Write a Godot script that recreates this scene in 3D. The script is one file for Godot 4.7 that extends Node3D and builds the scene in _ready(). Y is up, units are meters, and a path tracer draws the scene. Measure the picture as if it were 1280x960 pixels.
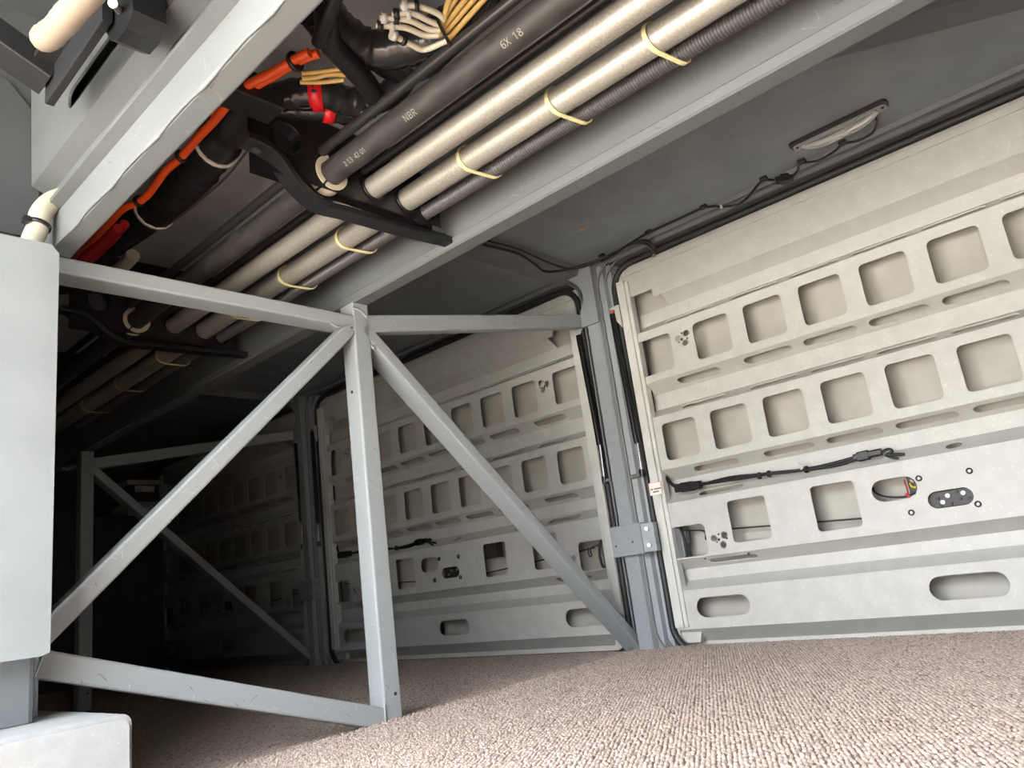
extends Node3D

const PITCH := 1.67          # spacing of the doors, frames and pillars along the hold
const DOOR_X := -0.436       # middle of the nearest door
const DOOR_Z := -1.945       # inner face of the doors
const TRUSS_X := -1.30
const ROOF_Y := 1.18

var M := {}
var names := {}
var rng := RandomNumberGenerator.new()

# ------------------------------------------------------------------ helpers
func V(x: float, y: float, z: float) -> Vector3:
	return Vector3(x, y, z)

func numbered(n: String) -> String:
	if not names.has(n):
		names[n] = 0
		return n
	names[n] += 1
	return "%s_%03d" % [n, names[n]]

func tag(o: Node, label: String, category: String, group := "") -> Node:
	o.set_meta("label", label)
	o.set_meta("category", category)
	if group != "":
		o.set_meta("group", group)
	return o

func thing(called: String, label: String, category: String, at := Vector3.ZERO, group := "") -> Node3D:
	var o := Node3D.new()
	o.name = numbered(called)
	add_child(o)
	o.position = at
	tag(o, label, category, group)
	return o

func obj(called: String, st: SurfaceTool, m: Material, parent: Node = null) -> MeshInstance3D:
	st.generate_normals()
	st.set_material(m)
	var o := MeshInstance3D.new()
	o.mesh = st.commit()
	o.name = numbered(called) if parent == null else called
	if parent == null:
		add_child(o)
	else:
		parent.add_child(o, true)
	return o

func stuff(o: Node) -> Node:
	o.set_meta("kind", "stuff")
	return o

func struct(o: Node) -> Node:
	o.set_meta("kind", "structure")
	return o

func dup(src: Node3D, at: Vector3, label := "") -> Node3D:
	var o: Node3D = src.duplicate()
	var base: String = src.get_meta("base_name") if src.has_meta("base_name") else String(src.name)
	o.name = numbered(base)
	add_child(o)
	o.position = at
	if label != "":
		o.set_meta("label", label)
	return o

func mb() -> SurfaceTool:
	var st := SurfaceTool.new()
	st.begin(Mesh.PRIMITIVE_TRIANGLES)
	st.set_smooth_group(-1)
	return st

# a triangle whose front looks along n
func tri(st: SurfaceTool, a: Vector3, b: Vector3, c: Vector3, n: Vector3) -> void:
	if (b - a).cross(c - a).dot(n) > 0.0:
		var t := b
		b = c
		c = t
	st.add_vertex(a)
	st.add_vertex(b)
	st.add_vertex(c)

func quad(st: SurfaceTool, a: Vector3, b: Vector3, c: Vector3, d: Vector3, n: Vector3) -> void:
	tri(st, a, b, c, n)
	tri(st, a, c, d, n)

# cross-section polygon swept straight from a to b; section points are (side, up)
func prism(st: SurfaceTool, poly: PackedVector2Array, a: Vector3, b: Vector3, side: Vector3, up: Vector3) -> void:
	var d := (b - a).normalized()
	var mid := Vector2.ZERO
	for p in poly:
		mid += p / poly.size()
	var area := 0.0
	for i in poly.size():
		area += poly[i].cross(poly[(i + 1) % poly.size()])
	var sgn := 1.0 if area > 0 else -1.0
	for i in poly.size():
		var p := poly[i]
		var q := poly[(i + 1) % poly.size()]
		var e := (q - p)
		var n2 := Vector2(e.y, -e.x) * sgn
		var n := side * n2.x + up * n2.y
		var p3 := side * p.x + up * p.y
		var q3 := side * q.x + up * q.y
		quad(st, a + p3, b + p3, b + q3, a + q3, n)
	var idx := Geometry2D.triangulate_polygon(poly)
	for i in range(0, idx.size(), 3):
		var t := []
		for k in 3:
			t.append(side * poly[idx[i + k]].x + up * poly[idx[i + k]].y)
		tri(st, a + t[0], a + t[1], a + t[2], -d)
		tri(st, b + t[0], b + t[1], b + t[2], d)

func chamfered(w: float, h: float, c: float) -> PackedVector2Array:
	var x := w / 2
	var y := h / 2
	if c <= 0.0:
		return PackedVector2Array([Vector2(-x, -y), Vector2(x, -y), Vector2(x, y), Vector2(-x, y)])
	var k := c * 0.3
	return PackedVector2Array([Vector2(-x + c, -y), Vector2(x - c, -y), Vector2(x - k, -y + k), Vector2(x, -y + c), Vector2(x, y - c), Vector2(x - k, y - k), Vector2(x - c, y),
		Vector2(-x + c, y), Vector2(-x + k, y - k), Vector2(-x, y - c), Vector2(-x, -y + c), Vector2(-x + k, -y + k)])

# rectangular tube from a to b: w across «side», h across the third direction
func bar(st: SurfaceTool, a: Vector3, b: Vector3, w: float, h: float, side: Vector3, c := 0.004) -> void:
	var d := (b - a).normalized()
	var s := (side - d * side.dot(d)).normalized()
	prism(st, chamfered(w, h, c), a, b, s, s.cross(d).normalized())

func box(st: SurfaceTool, lo: Vector3, hi: Vector3, c := 0.0) -> void:
	var m := (lo + hi) / 2
	var s := (hi - lo).abs()
	# sweep along the longest axis
	if s.x >= s.y and s.x >= s.z:
		prism(st, chamfered(s.y, s.z, c), V(lo.x, m.y, m.z), V(hi.x, m.y, m.z), Vector3.UP, Vector3.BACK)
	elif s.y >= s.z:
		prism(st, chamfered(s.x, s.z, c), V(m.x, lo.y, m.z), V(m.x, hi.y, m.z), Vector3.RIGHT, Vector3.BACK)
	else:
		prism(st, chamfered(s.x, s.y, c), V(m.x, m.y, lo.z), V(m.x, m.y, hi.z), Vector3.RIGHT, Vector3.UP)

func smooth_path(pts: Array, per := 6) -> Array:
	var out := []
	for i in pts.size() - 1:
		var p0: Vector3 = pts[max(i - 1, 0)]
		var p1: Vector3 = pts[i]
		var p2: Vector3 = pts[i + 1]
		var p3: Vector3 = pts[min(i + 2, pts.size() - 1)]
		for k in per:
			var t := float(k) / per
			out.append(0.5 * (2 * p1 + (p2 - p0) * t + (2 * p0 - 5 * p1 + 4 * p2 - p3) * t * t + (3 * p1 - p0 - 3 * p2 + p3) * t * t * t))
	out.append(pts[-1])
	return out

# round tube along a path; radii: one number or one per point
func tube(st: SurfaceTool, pts: Array, radius: Variant, seg := 10, caps := true, closed := false) -> void:
	var n := pts.size()
	var frames := []
	var prev := Vector3.ZERO
	for i in n:
		var d: Vector3
		if closed:
			d = (pts[(i + 1) % n] - pts[(i + n - 1) % n]).normalized()
		else:
			d = (pts[min(i + 1, n - 1)] - pts[max(i - 1, 0)]).normalized()
		if prev == Vector3.ZERO:
			prev = d.cross(Vector3.UP if absf(d.y) < 0.9 else Vector3.RIGHT).normalized()
		prev = (prev - d * prev.dot(d)).normalized()
		frames.append([prev, d.cross(prev)])
	st.set_smooth_group(1)
	for i in (n if closed else n - 1):
		var j := (i + 1) % n
		var ra: float = radius[i] if radius is Array else radius
		var rb: float = radius[j] if radius is Array else radius
		for k in seg:
			var a0 := TAU * k / seg
			var a1 := TAU * (k + 1) / seg
			if k == seg - 1:
				a1 = 0.0
			var u0: Vector3 = frames[i][0] * cos(a0) + frames[i][1] * sin(a0)
			var u1: Vector3 = frames[i][0] * cos(a1) + frames[i][1] * sin(a1)
			var w0: Vector3 = frames[j][0] * cos(a0) + frames[j][1] * sin(a0)
			var w1: Vector3 = frames[j][0] * cos(a1) + frames[j][1] * sin(a1)
			quad(st, pts[i] + u0 * ra, pts[j] + w0 * rb, pts[j] + w1 * rb, pts[i] + u1 * ra, u0 + u1)
	st.set_smooth_group(-1)
	if caps and not closed:
		for e in [0, n - 1]:
			var r: float = radius[e] if radius is Array else radius
			var out: Vector3 = frames[e][0].cross(frames[e][1]) * (-1.0 if e == 0 else 1.0)
			for k in seg:
				var a0 := TAU * k / seg
				var a1 := TAU * (k + 1) / seg
				tri(st, pts[e], pts[e] + (frames[e][0] * cos(a0) + frames[e][1] * sin(a0)) * r, pts[e] + (frames[e][0] * cos(a1) + frames[e][1] * sin(a1)) * r, out)

func cyl(st: SurfaceTool, a: Vector3, b: Vector3, r: float, seg := 14) -> void:
	tube(st, [a, b], r, seg)

# rounded rectangle loop
func loop_of(h: Dictionary) -> PackedVector2Array:
	var out := PackedVector2Array()
	var r: float = minf(h.r, minf(h.w, h.h))
	var n := 5
	for q in 4:
		var cx: float = h.x + (h.w - r) * [1, -1, -1, 1][q]
		var cy: float = h.y + (h.h - r) * [1, 1, -1, -1][q]
		for k in n + 1:
			var a := PI / 2 * (q + float(k) / n)
			out.append(Vector2(cx + cos(a) * r, cy + sin(a) * r))
	return out

func hole(x: float, y: float, w: float, h: float, r: float) -> Dictionary:
	return {x = x, y = y, w = w, h = h, r = r}

# sheet from (u0,v0) to (u1,v1) in the frame o + u*eu + v*ev, pierced; the holes' edges turn back by t along «back»
func sheet(st: SurfaceTool, r: Rect2, holes: Array, o: Vector3, eu: Vector3, ev: Vector3, back: Vector3) -> void:
	if r.size.x < 1e-5 or r.size.y < 1e-5:
		return
	var n := -back
	var at := func(p: Vector2) -> Vector3: return o + eu * p.x + ev * p.y
	if holes.is_empty():
		var p := r.position
		var q := r.end
		quad(st, at.call(p), at.call(Vector2(p.x, q.y)), at.call(q), at.call(Vector2(q.x, p.y)), n)
		return
	if holes.size() == 1:
		var h: Dictionary = holes[0]
		var c := Vector2(h.x, h.y)
		var lp := loop_of(h)
		var outer := PackedVector2Array()
		var sides := []
		for p in lp:
			var d := p - c
			var best := INF
			var s := 0
			var lim := [(r.end.x - c.x) / d.x if d.x > 1e-7 else INF, (r.end.y - c.y) / d.y if d.y > 1e-7 else INF, (r.position.x - c.x) / d.x if d.x < -1e-7 else INF, (r.position.y - c.y) / d.y if d.y < -1e-7 else INF]
			for k in 4:
				if lim[k] < best:
					best = lim[k]
					s = k
			outer.append(c + d * best)
			sides.append(s)
		var corner := [r.end, Vector2(r.position.x, r.end.y), r.position, Vector2(r.end.x, r.position.y)]
		for i in lp.size():
			var j := (i + 1) % lp.size()
			if lp[i].distance_to(lp[j]) < 1e-6 and sides[i] == sides[j]:
				continue
			tri(st, at.call(lp[i]), at.call(outer[i]), at.call(outer[j]), n)
			tri(st, at.call(lp[i]), at.call(outer[j]), at.call(lp[j]), n)
			var k: int = sides[i]
			var last: Vector2 = outer[i]
			while k != sides[j]:
				tri(st, at.call(last), at.call(corner[k]), at.call(outer[j]), n)
				last = corner[k]
				k = (k + 1) % 4
			var inward := c - (lp[i] + lp[j]) / 2
			quad(st, at.call(lp[i]), at.call(lp[j]), at.call(lp[j]) + back, at.call(lp[i]) + back, eu * inward.x + ev * inward.y)
		return
	# split between two holes
	for axis in 2:
		var s := holes.duplicate()
		var lo := func(h: Dictionary) -> float: return h.x - h.w if axis == 0 else h.y - h.h
		var hi := func(h: Dictionary) -> float: return h.x + h.w if axis == 0 else h.y + h.h
		s.sort_custom(func(a, b): return lo.call(a) < lo.call(b))
		var reach: float = hi.call(s[0])
		for i in range(1, s.size()):
			if lo.call(s[i]) > reach + 1e-5:
				var cut: float = (lo.call(s[i]) + reach) / 2
				var ra := r
				var rb := r
				if axis == 0:
					ra.size.x = cut - r.position.x
					rb.position.x = cut
					rb.size.x = r.end.x - cut
				else:
					ra.size.y = cut - r.position.y
					rb.position.y = cut
					rb.size.y = r.end.y - cut
				sheet(st, ra, s.slice(0, i), o, eu, ev, back)
				sheet(st, rb, s.slice(i), o, eu, ev, back)
				return
			reach = maxf(reach, hi.call(s[i]))
	push_error("holes overlap")

# ------------------------------------------------------------------ materials
func noise_image(size: int, freq: float, seed_: int, lo: float, hi: float, octaves := 4, stretch := Vector2.ONE, specks := 0.0) -> ImageTexture:
	var f := FastNoiseLite.new()
	f.seed = seed_
	f.noise_type = FastNoiseLite.TYPE_SIMPLEX_SMOOTH
	f.frequency = freq
	f.fractal_octaves = octaves
	var g := FastNoiseLite.new()
	g.seed = seed_ + 7
	g.noise_type = FastNoiseLite.TYPE_SIMPLEX_SMOOTH
	g.frequency = freq * 5.0
	g.fractal_octaves = 3
	var data := PackedByteArray()
	data.resize(size * size * 3)
	for y in size:
		for x in size:
			# blended over its edges so that it tiles
			var bx := float(x) / size
			var by := float(y) / size
			var a := f.get_noise_2d(x * stretch.x, y * stretch.y)
			var b := f.get_noise_2d((x - size) * stretch.x, y * stretch.y)
			var c := f.get_noise_2d(x * stretch.x, (y - size) * stretch.y)
			var d := f.get_noise_2d((x - size) * stretch.x, (y - size) * stretch.y)
			var v := lerpf(lerpf(a, b, bx), lerpf(c, d, bx), by)
			var t := clampf(0.5 + v * 1.3, 0, 1)
			var s := lerpf(lo, hi, t)
			if specks > 0.0:
				var sp := g.get_noise_2d(x, y)
				if sp > specks and t > 0.5:
					s = minf(1.0, s + (sp - specks) * 2.5)
			var k := (y * size + x) * 3
			var byte := int(clampf(s, 0, 1) * 255)
			data[k] = byte
			data[k + 1] = byte
			data[k + 2] = byte
	return ImageTexture.create_from_image(Image.create_from_data(size, size, false, Image.FORMAT_RGB8, data))

func mat(key: String, c: Color, rough := 0.6, metal := 0.0, tex: Texture2D = null, scale := 2.0, both := false) -> StandardMaterial3D:
	var m := StandardMaterial3D.new()
	m.albedo_color = c
	m.roughness = rough
	m.metallic = metal
	if tex != null:
		m.albedo_texture = tex
		m.uv1_triplanar = true
		m.uv1_world_triplanar = true
		m.uv1_scale = Vector3.ONE * scale
	if both:
		m.cull_mode = BaseMaterial3D.CULL_DISABLED
	M[key] = m
	return m

func grey(v: int, dr := 0, db := 0) -> Color:
	return Color8(v + dr, v, v + db)

func make_materials() -> void:
	var blotch := noise_image(256, 0.02, 3, 0.93, 1.0)
	var worn := noise_image(512, 0.02, 11, 0.93, 0.97, 5, Vector2.ONE, 0.40)
	var streak := noise_image(256, 0.06, 23, 0.66, 1.0, 5, Vector2(0.35, 1.0), 0.0)
	var fine := noise_image(256, 0.16, 31, 0.84, 1.0, 3)
	var scr := Image.create_empty(512, 512, false, Image.FORMAT_RGB8)
	scr.fill(Color(0.86, 0.86, 0.86))
	for i in 150:
		var p := Vector2(rng.randf() * 512, rng.randf() * 512)
		var a := rng.randf() * TAU
		var c := Color(1, 1, 1) if rng.randf() < 0.75 else Color(0.62, 0.60, 0.58)
		for k in rng.randi_range(2, 22):
			a += rng.randf_range(-0.12, 0.12)
			p += Vector2(cos(a), sin(a))
			scr.set_pixel(posmod(int(p.x), 512), posmod(int(p.y), 512), c)
			if rng.randf() < 0.4:
				scr.set_pixel(posmod(int(p.x) + 1, 512), posmod(int(p.y), 512), c)
	var scratched := ImageTexture.create_from_image(scr)
	mat("door", Color8(200, 198, 192), 0.5, 0.0, worn, 1.6, true)
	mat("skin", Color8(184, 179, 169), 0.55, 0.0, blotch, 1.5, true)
	mat("frame_alu", Color8(210, 209, 203), 0.45, 0.0, blotch, 2.0)
	mat("truss", Color8(178, 183, 184), 0.42, 0.0, scratched, 2.4)
	mat("pillar", Color8(150, 154, 157), 0.5, 0.0, worn, 2.0)
	mat("roof", Color8(132, 137, 141), 0.6, 0.0, blotch, 1.2)
	mat("beam", Color8(120, 123, 123), 0.5, 0.0, scratched, 1.8)
	mat("panel", Color8(132, 137, 139), 0.45, 0.0, blotch, 1.1)
	mat("bulkhead", Color8(68, 70, 72), 0.55, 0.0, blotch, 1.4)
	mat("folded", Color8(92, 94, 94), 0.5, 0.0, blotch, 1.6, true)
	mat("white_block", Color8(158, 160, 160), 0.75, 0.0, worn, 3.0)
	mat("rubber", Color8(38, 38, 40), 0.55)
	mat("black_plastic", Color8(26, 26, 28), 0.4, 0.0, fine, 3.0)
	mat("black_sleeve", Color8(24, 24, 27), 0.42, 0.0, fine, 5.0)
	mat("black_steel", Color8(26, 26, 28), 0.5, 0.0, fine, 3.0)
	mat("tape", Color8(40, 40, 42), 0.22)
	mat("gutter", Color8(112, 114, 116), 0.5, 0.0, blotch, 2.0)
	mat("steel_pipe", Color8(182, 176, 164), 0.48, 0.55, fine, 5.0)
	mat("rubber_hose", Color8(62, 58, 56), 0.55, 0.0, streak, 3.0)
	mat("print", Color8(140, 135, 126), 0.7)
	mat("conduit", Color8(74, 71, 71), 0.42)
	mat("tie_cream", Color8(214, 202, 152), 0.5)
	mat("tie_white", Color8(190, 190, 186), 0.5)
	mat("tie_black", Color8(26, 26, 28), 0.45)
	mat("collar", Color8(206, 196, 174), 0.55)
	mat("orange", Color8(214, 78, 24), 0.45)
	mat("red", Color8(214, 28, 38), 0.35)
	mat("darkred", Color8(160, 28, 34), 0.45)
	mat("wire_white", Color8(196, 188, 168), 0.5)
	mat("wire_tan", Color8(184, 152, 88), 0.5)
	mat("yellow", Color8(230, 200, 40), 0.5)
	mat("hose_white", Color8(176, 170, 152), 0.5, 0.0, blotch, 4.0)
	mat("bolt", Color8(150, 150, 148), 0.35, 0.6)
	mat("bolt_dark", Color8(44, 44, 46), 0.5)
	mat("rust", Color8(176, 92, 66), 0.8)
	mat("label_paper", Color8(244, 232, 222), 0.7)
	mat("label_red", Color8(236, 158, 148), 0.7)
	mat("ink", Color8(60, 52, 50), 0.8)
	mat("gas_strut", Color8(22, 22, 24), 0.3)
	mat("rod", Color8(170, 170, 172), 0.25, 0.8)
	mat("carpet_base", Color8(122, 106, 95), 0.95)  # darker than the pile: shade between the loops is in the colour
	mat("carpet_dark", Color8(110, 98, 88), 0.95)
	mat("carpet", Color(1, 1, 1), 0.95)
	M.carpet.vertex_color_use_as_albedo = true
	mat("box_dark", Color8(70, 70, 76), 0.6, 0.0, blotch, 2.0)
	mat("concrete", Color8(196, 192, 182), 0.9, 0.0, blotch, 0.4)
	mat("body", Color8(40, 40, 42), 0.6)
	mat("dark_roof", Color8(196, 197, 200), 0.6, 0.0, blotch, 1.3)
	mat("latch_grey", Color8(104, 106, 108), 0.5, 0.2)
	mat("carton_pale", Color8(190, 190, 186), 0.7)
	mat("hose_beige", Color8(128, 114, 98), 0.6)
	mat("line", Color8(60, 58, 56), 0.3, 0.4)
	mat("fold_shade", Color8(104, 107, 110), 0.7)  # darker paint standing in for the shade of a ceiling fold
	mat("post_grey", Color8(96, 100, 102), 0.5)
	mat("lens", Color8(214, 214, 208), 0.15)
	M.lens.transparency = BaseMaterial3D.TRANSPARENCY_ALPHA
	M.lens.albedo_color.a = 0.35
	mat("lamp_body", Color8(150, 150, 147), 0.4)

# ------------------------------------------------------------------ the vehicle's shell
func build_shell() -> void:
	var s := mb()
	box(s, V(-4.75, -0.06, -2.045), V(1.45, -0.004, 0.55))
	var fl := obj("floor", s, M.carpet_base)
	struct(fl)
	tag(fl, "carpeted floor board of the luggage hold", "floor")
	s = mb()
	box(s, V(-4.75, ROOF_Y, -2.045), V(1.45, ROOF_Y + 0.04, -1.0))
	var c := obj("ceiling", s, M.roof)
	struct(c)
	tag(c, "dark grey sheet ceiling between the long beam and the doors", "ceiling")
	# cross ribs at every frame
	for k in 4:
		var x := TRUSS_X - 0.03 - PITCH * (k - 1)
		s = mb()
		prism(s, PackedVector2Array([Vector2(-0.055, 0), Vector2(-0.045, -0.028), Vector2(0.045, -0.028), Vector2(0.055, 0)]), V(x, ROOF_Y, -1.05), V(x, ROOF_Y, -1.9), Vector3.RIGHT, Vector3.UP)
		obj("cross_rib", s, M.gutter, c)
	s = mb()
	box(s, V(-4.75, ROOF_Y, -1.0), V(1.45, ROOF_Y + 0.04, -0.40))
	var t := obj("ceiling", s, M.dark_roof)
	struct(t)
	tag(t, "dark tunnel roof plate above the pipes and cable looms", "ceiling")
	for k in 5:
		var x := 0.55 - 0.8 * k - 0.9
		s = mb()
		box(s, V(x - 0.05, ROOF_Y - 0.05, -0.97), V(x + 0.05, ROOF_Y, -0.43), 0.004)
		obj("cross_member", s, M.black_steel, t)
	s = mb()
	box(s, V(-4.75, 1.34, -0.40), V(1.45, 1.38, 0.55))
	box(s, V(-4.75, ROOF_Y, -0.44), V(1.45, 1.38, -0.40))
	var u := obj("ceiling", s, M.bulkhead)
	struct(u)
	tag(u, "grey roof plate over the open side of the hold", "ceiling")
	s = mb()
	box(s, V(-4.75, -0.06, -2.09), V(1.45, 1.3, -2.04))
	var w := obj("wall_far", s, M.bulkhead)
	struct(w)
	tag(w, "outer wall of the hold behind the row of doors", "wall")
	s = mb()
	box(s, V(-4.82, -0.06, -2.09), V(-4.75, 1.4, 0.61))
	w = obj("wall_left", s, M.bulkhead)
	struct(w)
	tag(w, "end wall of the hold at its dark far end", "wall")
	s = mb()
	box(s, V(1.45, -0.06, -2.09), V(1.52, 1.4, 0.61))
	w = obj("wall_right", s, M.folded)
	struct(w)
	tag(w, "end wall of the hold outside the frame on the right", "wall")
	# near side: closed along the dark bays, open here; the coach body above and the skirt below
	s = mb()
	box(s, V(-4.82, -0.06, 0.55), V(-1.33, 1.4, 0.61))
	box(s, V(-1.33, 1.24, 0.55), V(0.33, 1.4, 0.61))
	box(s, V(0.33, -0.06, 0.55), V(1.52, 1.4, 0.61))
	box(s, V(-4.82, 1.4, 0.55), V(1.52, 3.1, 0.61))
	box(s, V(-4.82, -0.34, 0.55), V(1.52, -0.06, 0.61))
	w = obj("wall_near", s, M.body)
	struct(w)
	tag(w, "outer side wall of the coach around the open luggage door", "wall")
	s = mb()
	box(s, V(-4.82, 3.1, -2.09), V(1.52, 3.16, 0.61))
	w = obj("trim_1", s, M.body)
	struct(w)
	tag(w, "roof of the coach high above the hold", "roof")
	s = mb()
	quad(s, V(-40, -0.5, -40), V(-40, -0.5, 40), V(40, -0.5, 40), V(40, -0.5, -40), Vector3.UP)
	w = obj("ground", s, M.concrete)
	struct(w)
	tag(w, "pale concrete yard outside the open luggage door", "ground")

func build_carpet() -> void:
	# the pile: small yarn loops in rows, thicker sheet in the open bay, its cut edge under the frame
	var loop := SphereMesh.new()
	loop.radius = 0.5
	loop.height = 1.0
	loop.radial_segments = 7
	loop.rings = 4
	loop.material = M.carpet
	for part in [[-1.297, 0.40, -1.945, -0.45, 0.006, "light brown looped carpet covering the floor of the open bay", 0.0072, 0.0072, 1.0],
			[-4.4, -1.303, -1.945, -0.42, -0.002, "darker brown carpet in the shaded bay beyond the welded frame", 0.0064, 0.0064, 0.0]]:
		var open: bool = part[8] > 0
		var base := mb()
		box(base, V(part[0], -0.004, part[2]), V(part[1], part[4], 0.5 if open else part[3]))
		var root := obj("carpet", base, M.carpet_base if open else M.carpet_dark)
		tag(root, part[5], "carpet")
		var dx: float = part[6]
		var dz: float = part[7]
		var nx := int((part[1] - part[0]) / dx)
		var nz := int((part[3] - part[2]) / dz)
		var mm := MultiMesh.new()
		mm.transform_format = MultiMesh.TRANSFORM_3D
		mm.use_colors = true
		mm.mesh = loop
		mm.instance_count = nx * nz + (nz * 2 if open else 0)
		var i := 0
		for a in nx + (2 if open else 0):
			for b in nz:
				var x: float = part[0] + (fposmod(a + 0.54 * b, nx) + 0.5) * dx + rng.randf_range(-0.2, 0.2) * dx
				var y: float = part[4] + rng.randf_range(-0.0010, 0.0008)
				if a >= nx:   # frayed cut edge of the thicker sheet
					x = part[0] + rng.randf_range(-0.004, 0.003)
					y = part[4] - 0.003 * (a - nx) + 0.002
				var z: float = part[2] + (b + 0.5) * dz + rng.randf_range(-0.1, 0.1) * dz
				var bas: Basis
				if open:
					bas = Basis(Vector3.UP, 0.497 + rng.randf_range(-0.45, 0.45)) * Basis(Vector3.RIGHT, 0.12 + rng.randf_range(-0.2, 0.2)) * Basis.from_scale(V(dx * rng.randf_range(0.75, 1.05), dx * rng.randf_range(0.6, 0.9), dz * rng.randf_range(1.0, 1.4)))
				else:
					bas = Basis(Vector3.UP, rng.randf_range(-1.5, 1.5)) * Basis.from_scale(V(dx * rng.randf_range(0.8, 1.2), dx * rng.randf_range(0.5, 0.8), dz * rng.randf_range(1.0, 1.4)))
				mm.set_instance_transform(i, Transform3D(bas, V(x, y, z)))
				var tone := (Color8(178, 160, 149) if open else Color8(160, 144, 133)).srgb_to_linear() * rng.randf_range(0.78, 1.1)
				if rng.randf() < 0.07:
					tone = tone * 0.65
				tone.a = 1.0
				mm.set_instance_color(i, tone)
				i += 1
		var o := MultiMeshInstance3D.new()
		o.multimesh = mm
		o.name = "pile"
		stuff(o)
		root.add_child(o, true)

# ------------------------------------------------------------------ doors
func flange(st: SurfaceTool, y_proud: float, y_deep: float, holes: Array, depth := 0.05) -> void:
	# sloping strip from the raised rail back to the skin; holes are given (u, 0..1 across)
	var o := V(0, y_proud, 0)
	var ev := V(0, y_deep - y_proud, -depth)
	var len := ev.length()
	ev = ev / len
	var down := y_deep < y_proud
	var nrm := V(0, -depth, -absf(y_deep - y_proud)).normalized() if down else V(0, depth, -absf(y_deep - y_proud)).normalized()
	# front normal looks to +z and down (or up)
	nrm = V(0, (-depth if down else depth), absf(y_deep - y_proud)).normalized()
	var hs := []
	for h in holes:
		var g: Dictionary = h.duplicate()
		g.y = h.y * len
		g.h = h.h * len
		g.r = g.h
		hs.append(g)
	sheet(st, Rect2(-0.765, 0, 1.53, len), hs, o, Vector3.RIGHT, ev, -nrm * 0.003)

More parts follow.
